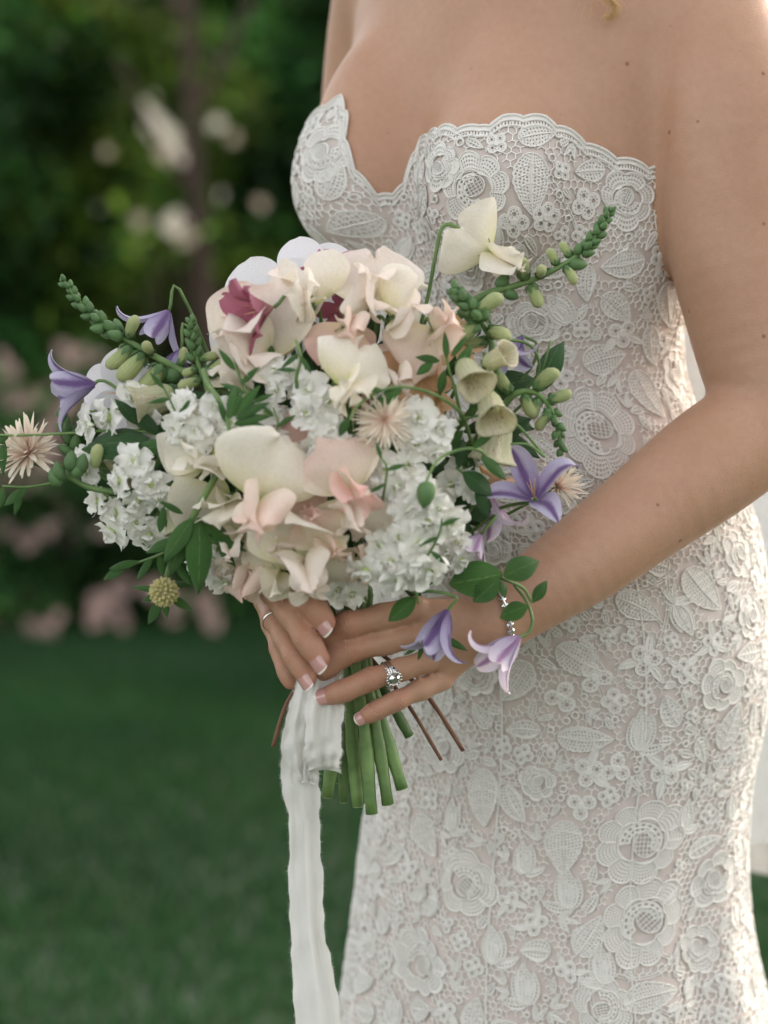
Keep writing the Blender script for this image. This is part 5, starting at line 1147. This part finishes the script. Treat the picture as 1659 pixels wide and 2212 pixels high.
spike([(1212, 975, -.195), (1205, 930, -.20), (1188, 880, -.205), (1155, 848, -.205), (1115, 850, -.205), (1085, 880, -.20)], 'drooping foxglove spike with pale tipped buds arching beside the forearm',
      auto_buds(12, 18, 30, 1.1, .0, .42, 50, 6)+[(.38, 1.5, 54, 1), (.48, -1.4, 60, 1), (.55, 1.4, 56, 1), (.64, -1.6, 74, 1), (.72, 1.7, 60, 1), (.85, -1.5, 66, 1)], .0028, seed=6)
fx = spike([(1045, 760, -.225), (1050, 800, -.225), (1045, 860, -.22), (1035, 930, -.21), (1025, 1000, -.20)], 'foxglove stalk with open pale yellow bells speckled inside', [(.15, 1.5, 60, 1), (.35, -1.7, 54, 1)], .003, seed=7)
bell(fx, 1000, 782, -.238, 92, sdir(.25, .55, .8), 20); bell(fx, 1052, 852, -.240, 96, sdir(.15, .6, .75), 80); bell(fx, 1082, 880, -.215, 120, sdir(-.2, 1, .1), 0); bell(fx, 1045, 790, -.235, 70, sdir(.5, -.3, .4), 0)
# pale tubular foxglove bells showing between the left hand flowers
fy = spike([(330, 830, -.165), (370, 860, -.165), (420, 880, -.165), (480, 920, -.165)], 'foxglove stalk with long pale tubes behind the crisp white stock', [(.1, 1.2, 50, 1), (.4, -1.4, 80, 1)], .0026, seed=8)
bell(fy, 385, 850, -.18, 110, sdir(-.9, .25, .3), 0); bell(fy, 375, 1040, -.19, 110, sdir(.25, 1, .2), 0); bell(fy, 330, 965, -.175, 100, sdir(-.6, .5, .2), 0)
# clematis
clematis(205, 830, 128, sdir(-1, .12, .25), 'purple clematis bell pointing out sideways on its hooked stem', -.165, path=[(215, 822, -.165), (240, 830, -.165), (290, 870, -.165), (380, 930, -.15)], spread=26, roll=20)
clematis(365, 672, 120, sdir(-.55, .8, .2), 'purple clematis half hidden behind the long foxglove spike', -.14, spread=38, roll=10)
clematis(392, 755, 95, sdir(-.35, .9, .3), 'small shaded clematis under the long foxglove spike', -.15, spread=26)
clematis(1085, 742, 92, sdir(.45, .8, .3), 'striped clematis bell tucked behind the open foxglove bells', -.19, spread=34, path=[(1110, 735, -.185), (1150, 750, -.18), (1165, 800, -.175), (1130, 850, -.17)])
clematis(1128, 725, 62, sdir(-.35, .9, .1), 'small dark indigo clematis bud on a hooked stem', -.165, spread=14, path=[(1140, 730, -.16), (1160, 745, -.16), (1150, 790, -.16), (1100, 850, -.16)])
clematis(1155, 1078, 132, sdir(-.15, -.75, .6), 'large open lavender clematis lying just above the forearm', -.205, spread=46, roll=35, path=[(1165, 1085, -.20), (1110, 1090, -.19), (1000, 1120, -.16)])
clematis(1050, 1070, 118, sdir(.35, 1, .05), 'wilting pale clematis with narrow drooping petals against the lace', -.18, LAV2, spread=22, roll=20)
clematis(1038, 1155, 98, sdir(-.55, .75, .3), 'striped clematis beside the small creamy stock head', -.222, LAV2, spread=34, roll=15)
clematis(967, 1318, 132, sdir(-.42, .9, .12), 'violet clematis bell hanging over the back of the hand', -.232, LAV, spread=15, roll=35, path=[(975, 1308, -.235), (985, 1290, -.236), (940, 1278, -.234), (890, 1280, -.232)])
clematis(1122, 1375, 128, sdir(-.72, .62, .25), 'lilac clematis bell with a curling tip hanging over the bracelet', -.228, LAV2, spread=20, roll=10, path=[(1140, 1368, -.225), (1150, 1340, -.222), (1138, 1300, -.22), (1110, 1262, -.218)])
# dusky pink and peach lilies, white orchid-like petals
GL = 'dusky pink alstroemerias of the bouquet'
star('alstroemeria', 'alstroemeria', 592, 664, 122, sdir(-.85, .2, .45), 'dusky pink alstroemeria opening sideways from the white orchid', ROSE, -.215, 6, 30, 0, GL)
star('alstroemeria', 'alstroemeria', 728, 618, 100, sdir(.05, -.75, .65), 'dusky pink alstroemeria behind the crown of sweet peas, against the gown', ROSE, -.175, 6, 58, 20, GL)
star('alstroemeria', 'alstroemeria', 742, 668, 70, sdir(.1, .1, .9), 'small dusky pink alstroemeria in the gap below the upright cream sweet pea', ROSE, -.165, 6, 60, 20, GL)
GP = 'peach alstroemerias of the bouquet'
star('alstroemeria', 'alstroemeria', 905, 790, 92, sdir(.1, .3, .95), 'peach alstroemeria beneath the peachy sweet pea', PEACH, -.205, 6, 55, 0, GP)
star('alstroemeria', 'alstroemeria', 950, 855, 95, sdir(-.6, .1, .7), 'peach alstroemeria facing the spidery flower', PEACH, -.195, 6, 45, 25, GP)
star('alstroemeria', 'alstroemeria', 1030, 1000, 92, sdir(.35, .9, .3), 'apricot alstroemeria drooping below the open foxglove bells', PEACH, -.185, 6, 28, 15, GP)
star('alstroemeria', 'alstroemeria', 985, 730, 70, sdir(.2, .2, .9), 'peach alstroemeria behind the bunched green buds', PEACH, -.175, 6, 55, 15, GP)
GW = 'white orchids of the bouquet'
star('white_orchid', 'orchid', 590, 690, 150, sdir(-.35, -.2, .75), 'large white orchid with broad smooth petals behind the blush sweet peas', WHITE2, -.125, 4, 72, 30, GW, BROAD)
star('white_orchid', 'orchid', 668, 610, 105, sdir(-.2, -.2, .8), 'white orchid with rounded petals just under the bust', WHITE2, -.115, 4, 74, 20, GW, BROAD)
star('white_orchid', 'orchid', 275, 850, 105, sdir(-.4, -.1, .75), 'white orchid half hidden behind the crisp white stock and dark leaves', WHITE2, -.135, 5, 70, 5, GW, BROAD)
# spidery peach flowers
e1, _ = spider(832, 908, 74, sdir(-.15, .0, 1), 'spidery peach flower with a green eye beside the starry white stock', -.272, 84, 30, 105)
stem_to(e1, W(832, 905, -.262), V3((0, -1, 0)), .0014)
e1, _ = spider(62, 980, 84, sdir(-.25, -.45, .25), 'frilly pale peach flower seen from the side at the end of a thin stem', -.150, 96, 15, 112, STRAPW)
stem_to(e1, W(66, 1000, -.145), V3((-.8, 0, .3)), .0013)
e1, _ = spider(1205, 1050, 68, sdir(.55, -.3, .35), 'spidery peach flower behind the large lavender clematis', -.17, 72, 20, 100)
stem_to(e1, W(1195, 1060, -.165), V3((.6, 0, .3)), .0013)
# scabious bud hanging low
e1 = empty('scabious_bud', W(355, 1278, -.21), 'round yellowish scabious bud with leafy green collar hanging low', 'flower bud')
BDM = lathe('bud_floret', petalmat('scabious_bud', [(0, (.5, .55, .2)), (1, (.80, .68, .38))]), teardrop(None, 1., .3), 7)
for q in range(60):
    zq = 1-1.5*(q+.5)/60; aq = q*2.39996; d = V3((math.sqrt(max(0, 1-zq*zq))*math.cos(aq), -abs(zq)*.9-.15, math.sqrt(max(0, 1-zq*zq))*math.sin(aq))).normalized()
    c_ = W(355, 1278, -.212); put('bud_floret', BDM, e1, Matrix.Translation(c_+d*.0065) @ frame(d) @ SCL(.0062))
for q, (dx, dy, ln, k) in enumerate(((-.45, .9, 70, 1), (.8, .5, 60, 1), (-1, -.25, 60, 0), (.7, -.4, 50, 1), (.1, 1, 46, 1), (-.8, .3, 44, 1))): leaf(e1, 355+dx*14, 1280+dy*14, -.205, ln, dx, dy, k, tow=.1, name='bract')
v, f = tube(catmull([np.array(W(*q)) for q in ((357, 1262, -.208), (375, 1200, -.222), (405, 1140, -.232), (440, 1075, -.238), (478, 1010, -.238), (500, 1000, -.225), (560, 1040, -.19))]+[np.array(BIND)], 30), .0026, 8); put('stem', mk('stem', v, f, STEM), e1)
for q in ((430, 1118, -.240, 175, .02, 1, 1), (415, 1120, -.243, 120, -.55, .8, 1), (440, 1120, -.243, 95, .75, .62, 1), (400, 1150, -.236, 110, -.35, .9, 1), (450, 1160, -.24, 90, .85, .3, 0), (385, 1165, -.232, 80, -.9, .25, 1), (375, 1210, -.225, 70, .5, .8, 0), (395, 1110, -.24, 60, -.8, -.5, 0), (470, 1170, -.238, 70, .5, .8, 1), (345, 1150, -.22, 60, .2, -.9, 1)):
    leaf(e1, *q, tow=.15)
# leafy vines and sprigs
vine([(0, 940, -.165), (60, 940, -.17), (160, 935, -.18), (240, 930, -.19), (330, 935, -.2), (390, 965, -.205), (470, 1010, -.19), (600, 1150, -.16)], 'leafy vine with long pointed leaves reaching past the white stock',
     [(345, 938, -.205, 105, -.75, -.72, 1, True), (330, 960, -.205, 170, -1, -.12, 2, True), (300, 918, -.205, 80, -.7, -.9, 1, True), (385, 960, -.21, 120, -.95, .05, 1), (20, 940, -.166, 60, -.8, .35, 1), (8, 950, -.166, 80, -.1, 1, 0), (250, 930, -.195, 55, -.6, .5, 0)])
vine([(5, 1050, -.155), (60, 1052, -.158), (120, 1040, -.16), (170, 1010, -.165), (260, 960, -.17), (340, 940, -.175), (470, 1000, -.165), (600, 1150, -.15)], 'thin curling vine with small leaves at the outer edge of the bouquet',
     [(60, 1054, -.16, 70, -.85, .5, 1), (45, 1058, -.16, 60, -.25, 1, 0), (8, 1052, -.156, 55, -.35, 1, 1), (110, 1044, -.162, 40, .3, -.9, 0)])
vine([(165, 905, -.165), (190, 890, -.17), (250, 885, -.175), (320, 905, -.18), (390, 950, -.185), (480, 1020, -.17), (600, 1150, -.15)], 'bare arching tendril curving over the dark leaves', [(320, 900, -.19, 90, -.6, -.8, 1, True)])
vine([(148, 1000, -.19), (150, 1025, -.195), (185, 1050, -.2), (240, 1062, -.205), (300, 1062, -.205), (380, 1050, -.2), (500, 1100, -.17)], 'curved pale stalk of furled stock buds', [], .0030, 'stock_bud_stalk', 'flower buds', None, .7)
eb = bpy.data.objects['stock_bud_stalk']
for q, (px, py, ln, dx, dy) in enumerate(((130, 1030, 44, -.15, -1), (152, 1008, 46, .1, -1), (172, 1012, 44, .25, -1), (205, 1000, 52, .1, -1), (128, 1040, 40, -.5, -.9), (160, 1020, 40, .5, -.8))):
    d = sdir(dx, dy, .15); put('bud', GB_ if q != 3 else PT_[0], eb, Matrix.Translation(W(px, py+10, -.205)) @ frame(d) @ SCL(ln*SC(-.2)))
vine([(495, 955, -.275), (492, 910, -.272), (470, 860, -.262), (450, 830, -.24), (440, 800, -.22)], 'feathery green sprig standing upright in front of the white stock',
     [(497, 905, -.275, 75, .12, -1, 1), (505, 900, -.275, 90, .6, -.75, 0), (508, 905, -.275, 85, .85, -.5, 0), (508, 912, -.275, 80, 1, -.25, 0), (500, 900, -.275, 60, .35, -.9, 0), (490, 915, -.272, 55, -.3, -.9, 0), (505, 915, -.275, 70, 1, .02, 0)], .0024)
vine([(755, 908, -.29), (770, 880, -.285), (810, 850, -.28), (860, 836, -.275), (920, 845, -.27), (970, 870, -.262), (1000, 900, -.25), (1020, 960, -.22)], 'arching vine with a nodding green bud over the spidery peach flower',
     [(868, 838, -.277, 90, -.8, .45, 1), (752, 905, -.292, 46, -.5, .8, 2), (830, 845, -.28, 60, -.95, -.2, 0)])
vine([(918, 1058, -.288), (925, 1030, -.285), (950, 990, -.275), (1000, 970, -.262), (1040, 975, -.245), (1060, 1010, -.215)], 'hooked stem carrying a fat green bud above the bright white stock', [(1040, 985, -.245, 80, .7, .6, 1), (1020, 970, -.255, 70, .6, -.5, 0)])
be = bpy.data.objects['leafy_vine.003'] if 'leafy_vine.003' in bpy.data.objects else None
for o_ in [o for o in bpy.data.objects if o.get('label') == 'hooked stem carrying a fat green bud above the bright white stock']:
    put('bud', GB_, o_, Matrix.Translation(W(924, 1040, -.288)) @ frame(sdir(-.15, 1, .1)) @ SCL(58*SC(-.28)))
vine([(1090, 960, -.225), (1140, 960, -.22), (1175, 985, -.215), (1100, 905, -.22), (1020, 900, -.225), (960, 930, -.22), (900, 1000, -.18)], 'thin green stem bowing towards the large lavender clematis', [(1015, 905, -.226, 90, .3, -.95, 0), (1000, 930, -.226, 80, -.6, .6, 1), (975, 960, -.226, 90, .7, .7, 1)])
vine([(1190, 735, -.17), (1172, 800, -.172), (1150, 850, -.175), (1100, 900, -.175), (1000, 1000, -.16)], 'single long dark leaf standing out against the lace waist', [(1168, 845, -.175, 125, .22, -1, 2, True, .1, (-.7, -1, 0)), (1160, 830, -.175, 60, .6, -.5, 0, True)])
vine([(960, 740, -.24), (968, 790, -.24), (985, 850, -.235), (1000, 920, -.22)], 'bright green bud cluster with narrow leaves in front of the peach flowers',
     [(965, 775, -.245, 60, -.05, -1, 0), (975, 770, -.245, 55, .6, -.8, 0), (950, 780, -.245, 55, -.9, -.2, 1), (935, 785, -.245, 46, -.8, .4, 2), (985, 800, -.245, 70, .5, -.85, 1), (960, 800, -.245, 60, -.2, .9, 1)])
# the vine that trails over the hand and wrist
vine([(1172, 1275, -.222), (1150, 1300, -.222), (1130, 1270, -.225), (1085, 1250, -.235), (1020, 1225, -.225), (980, 1200, -.20), (900, 1180, -.16)], 'trailing vine with broad green leaves draped over the wrist and bracelet',
     [(1085, 1240, -.243, 135, -1, .18, 3), (1075, 1252, -.246, 85, -.75, .75, 3), (1088, 1245, -.245, 95, .85, -.45, 3), (1140, 1310, -.228, 74, -1, .25, 3), (1152, 1300, -.225, 58, .6, -1, 2), (1080, 1255, -.243, 45, .35, .8, 2), (960, 1225, -.22, 90, -.8, .5, 1)], .0018)
vine([(905, 1305, -.238), (900, 1285, -.238), (890, 1262, -.238), (880, 1230, -.24), (860, 1190, -.22)], 'small vine shoot with one oval leaf lying on the back of the hand', [(897, 1290, -.240, 88, -.75, .72, 2), (955, 1375, -.226, 66, .9, .5, 0), (905, 1395, -.216, 40, -.6, .35, 0), (915, 1385, -.218, 46, -.2, .8, 0)], .0018)
vine([(250, 1230, -.17), (300, 1215, -.175), (360, 1190, -.185), (420, 1140, -.19), (520, 1120, -.17)], 'thin leafy sprig fanning out below the low white stock', [(300, 1213, -.178, 70, -.95, .2, 0), (330, 1203, -.18, 66, -.6, .8, 0), (360, 1190, -.186, 60, -.9, -.35, 0), (270, 1224, -.176, 60, -.9, .55, 1), (385, 1172, -.188, 66, -.1, 1, 0), (345, 1198, -.182, 52, .1, 1, 1)])
vine([(210, 1085, -.16), (250, 1075, -.17), (310, 1085, -.18), (380, 1090, -.19), (480, 1100, -.18)], 'slim sprig of narrow leaves tucked under the furled bud stalk', [(300, 1082, -.19, 70, -.8, .6, 0), (340, 1086, -.195, 70, -.5, .85, 0), (370, 1088, -.2, 60, -.9, -.3, 0), (400, 1092, -.205, 70, -.2, 1, 1)])
vine([(505, 770, -.245), (520, 820, -.25), (545, 870, -.25), (560, 920, -.23)], 'upright sprig of narrow leaves between the cream sweet peas and white stock', [(508, 800, -.252, 60, -.6, -.8, 0), (520, 830, -.254, 56, .7, -.7, 0), (530, 850, -.254, 60, -.8, -.4, 0), (545, 870, -.254, 50, .8, -.4, 0)], .0016)
vine([(640, 735, -.262), (650, 775, -.268), (640, 820, -.262), (650, 880, -.24)], 'hooked green tendril beside the ivory sweet pea', [(645, 765, -.27, 50, -.7, .5, 0), (650, 770, -.27, 44, .5, .8, 0), (640, 800, -.268, 46, -.8, -.1, 0)], .0018)
vine([(985, 1010, -.235), (1010, 1030, -.235), (1040, 1060, -.225), (1010, 1110, -.2)], 'pair of dark leaves beside the wilting clematis', [(1000, 1020, -.24, 90, .8, .5, 2, True), (1030, 1050, -.235, 80, .35, .95, 1, True), (990, 1012, -.24, 70, .2, -1, 1, True)])
for a_, b_, lb, lv in ((((590, 880, -.27), (600, 915, -.272), (590, 960, -.262), (600, 1000, -.24)), 0, 'wispy stem with tiny leaves rising above the large open bloom', [(592, 900, -.275, 44, -.7, -.7, 0), (600, 920, -.275, 46, .8, -.5, 0), (594, 945, -.272, 40, -.9, -.2, 0)]),
        (((820, 985, -.285), (835, 1010, -.285), (830, 1060, -.275), (820, 1110, -.25)), 0, 'wispy stem with tiny leaves crossing the white stock', [(824, 990, -.287, 40, -.3, -1, 0), (834, 1015, -.287, 46, .9, -.3, 0), (832, 1045, -.284, 40, -.8, .4, 0)]),
        (((350, 830, -.24), (365, 860, -.242), (385, 900, -.242), (420, 950, -.235)), 0, 'wispy stem with narrow leaves leaning over the crisp white stock', [(352, 838, -.245, 46, -.6, -.8, 0), (366, 862, -.245, 50, -.9, .1, 0), (385, 898, -.245, 44, .6, -.8, 0)]),
        (((955, 1120, -.288), (950, 1150, -.285), (930, 1190, -.275), (900, 1230, -.25)), 0, 'wispy stem with narrow leaves over the rounded stock head', [(952, 1135, -.29, 46, .9, -.4, 0), (946, 1160, -.288, 44, -.8, .3, 0), (930, 1190, -.28, 46, .7, .6, 0)])):
    vine(list(a_), lb, lv, .0012)
# dark filler greenery in the depth of the bunch
fg = empty('filler_greenery', BIND, 'dark green filler leaves showing in the gaps between the flowers', 'greenery')
rf_ = random.Random(12)
for q in range(95):
    a = rf_.uniform(0, 6.283); r_ = math.sqrt(rf_.random()); px, py = 740+r_*math.cos(a)*330, 960+r_*math.sin(a)*265
    leaf(fg, px, py, Yb(px, py, rf_.uniform(.035, .075)), rf_.uniform(80, 140), math.cos(a)+rf_.uniform(-.6, .6), math.sin(a)+rf_.uniform(-.6, .6), rf_.choice((1, 2, 2, 3)), True, .2)
for q in range(9):
    a = q*.7; e1_ = np.array(W(740+math.cos(a)*220, 930+math.sin(a)*200, -.15)); v, f = tube(catmull([np.array(BIND), np.array(BIND)*.6+e1_*.4+np.array([0, 0, .03]), e1_], 14), .0022, 7); put('stem', mk('stem', v, f, STEMD), fg)
# stems below the hands, woody twigs
def cutstem(label, pts, r, mat, cat='stem', name='flower_stem'):
    P = catmull([np.array(W(*q)) for q in pts], 20); e = empty(name, Vector(P[0]), label, cat, 'cut ends below the hands'); v, f = tube(P, r*(1+.06*np.sin(np.arange(20)*1.3)), 9); s_ = put('stalk', mk('stalk', v, f, mat), e)
    t_ = P[-1]-P[-2]; t_ /= np.linalg.norm(t_); v, f = tube([P[-1]-t_*.0005, P[-1]+t_*.0005], r*.86, 9); put('cut_end', mk('cut_end', v, f, CUT if mat is not TWIG else TWIG), e); return e
cutstem('short dark stem cut beside the paler long ones', [(770, 1380, -.145), (835, 1500, -.142), (884, 1590, -.14)], .0042, STEMD)
cutstem('thick dark green stem behind the ribbon loop', [(735, 1380, -.14), (745, 1550, -.135), (735, 1690, -.13)], .0045, STEMD)
cutstem('dark stem with a dried brown node between the bright ones', [(750, 1380, -.145), (772, 1560, -.14), (778, 1736, -.14)], .0042, STEMD)
cutstem('stem crossing behind the bright bunch towards the gown', [(765, 1380, -.135), (800, 1500, -.13), (845, 1650, -.125)], .0042, STEM)
cutstem('thin brown woody twig nearer the ringed hand', [(800, 1420, -.145), (880, 1520, -.15), (953, 1641, -.155)], .0016, TWIG, 'twig', 'woody_twig')
cutstem('longer thin brown woody twig lying against the gown', [(810, 1400, -.14), (920, 1500, -.14), (1000, 1621, -.14)], .0018, TWIG, 'twig', 'woody_twig')
cutstem('short brown woody twig poking out beyond the ribbon', [(700, 1400, -.13), (624, 1512, -.135), (590, 1612, -.14)], .0019, TWIG, 'twig', 'woody_twig')
# ---- the ribbon
M_rib = plain('hand_frayed_silk', (.80, .785, .75), (.84, .825, .79), 30, .75, .35, 1500, trans=.22, spec=.2)
rbn = empty('ribbon', W(690, 1470, -.19), 'white silk ribbon with frayed edges looped round the stems and trailing down', 'ribbon')
def strip(name, cl, wd, folds, seed, n=90, m=25, fray=True):
    """cl: centre line (px, py, Y); wd: width in picture units; folds: depth of the lengthwise creases"""
    r = np.random.RandomState(seed); C_ = catmull([list(q)+[w_] for q, w_ in zip(cl, wd)], n); V = []
    ph = r.uniform(0, 6.28, 3)
    for i in range(n):
        t = i/(n-1)
        for j in range(m):
            u = j/(m-1)*2-1; px = C_[i, 0]+u*C_[i, 3]/2+(2.2*math.sin(t*31+ph[0])+1.5*math.sin(t*73+ph[1])+1.0*math.sin(t*140+ph[2]))*abs(u)**3*(1 if u > 0 else -.8); 
            dz = folds*(math.sin(u*3.4+ph[1]+1.5*t)*.6+math.sin(u*7+ph[2]-3*t)*.35)+.004*math.sin(t*9+ph[0])+folds*.22*math.sin(t*38+u*5+ph[2])*math.sin(t*17-u*3)
            V.append(tuple(W(px, C_[i, 1]+5*u*u, C_[i, 2]+dz)))
    V = np.array(V); o_ = put(name, mk(name, V, grid_faces(n, m), M_rib), rbn)
    if fray:
        fp = []; G = V.reshape(n, m, 3)
        for sgn, jj in ((-1, 0), (1, m-1)):
            for q in range(int(n*4.5)):
                t = r.uniform(0, n-1.001); i = int(t); p = G[i, jj]*(1-t+i)+G[i+1, jj]*(t-i); ln_ = r.uniform(.0006, .0036)*r.uniform(.35, 1)
                d = np.array([sgn*1.0, r.uniform(-.6, .6), r.uniform(-1.2, .6)]); fp.append((np.array([p-[0, 0, .0001], p+[0, 0, .0001], p+d*ln_]), [(0, 1, 2)]))
        v, f = join(fp); fo = put('frayed_threads', mk('frayed_threads', v, f, M_rib, False), o_); tag(fo, kind='stuff')
    return o_
strip('tail', [(676, 1440, -.172), (664, 1520, -.176), (650, 1600, -.178), (648, 1680, -.178), (657, 1760, -.176), (660, 1880, -.172), (664, 2000, -.168), (676, 2100, -.165), (692, 2260, -.162), (705, 2500, -.158)], [60, 74, 84, 80, 70, 70, 76, 86, 106, 100], .0065, 1, 130)
strip('loop', [(705, 1440, -.188), (702, 1510, -.196), (698, 1590, -.202), (698, 1640, -.202), (700, 1662, -.196), (702, 1650, -.186), (706, 1560, -.180), (712, 1450, -.178)], [58, 78, 80, 72, 64, 60, 56, 50], .0075, 2, 90)
strip('loop', [(668, 1450, -.184), (652, 1530, -.190), (644, 1610, -.192), (652, 1670, -.190), (660, 1690, -.184), (664, 1640, -.180), (672, 1500, -.176)], [40, 56, 60, 50, 44, 40, 36], .006, 3, 80)
# the wrap round the bundle
wv, wf = [], []
for k, (yy, rr_) in enumerate(((1300, 50), (1316, 48), (1340, 46), (1380, 44), (1430, 44), (1478, 45))):
    c_ = W(748+(yy-1300)*.06, yy, -.150); 
    for j in range(40):
        a = j*2*math.pi/40; r_ = rr_*SC(-.15)*(1+.02*math.sin(a*7+k)); wv.append((c_.x+r_*math.cos(a), c_.y+r_*.62*math.sin(a), c_.z+.004*math.sin(a+.6)))
put('wrap', mk('wrap', np.array(wv), grid_faces(6, 40, True), M_rib), rbn)
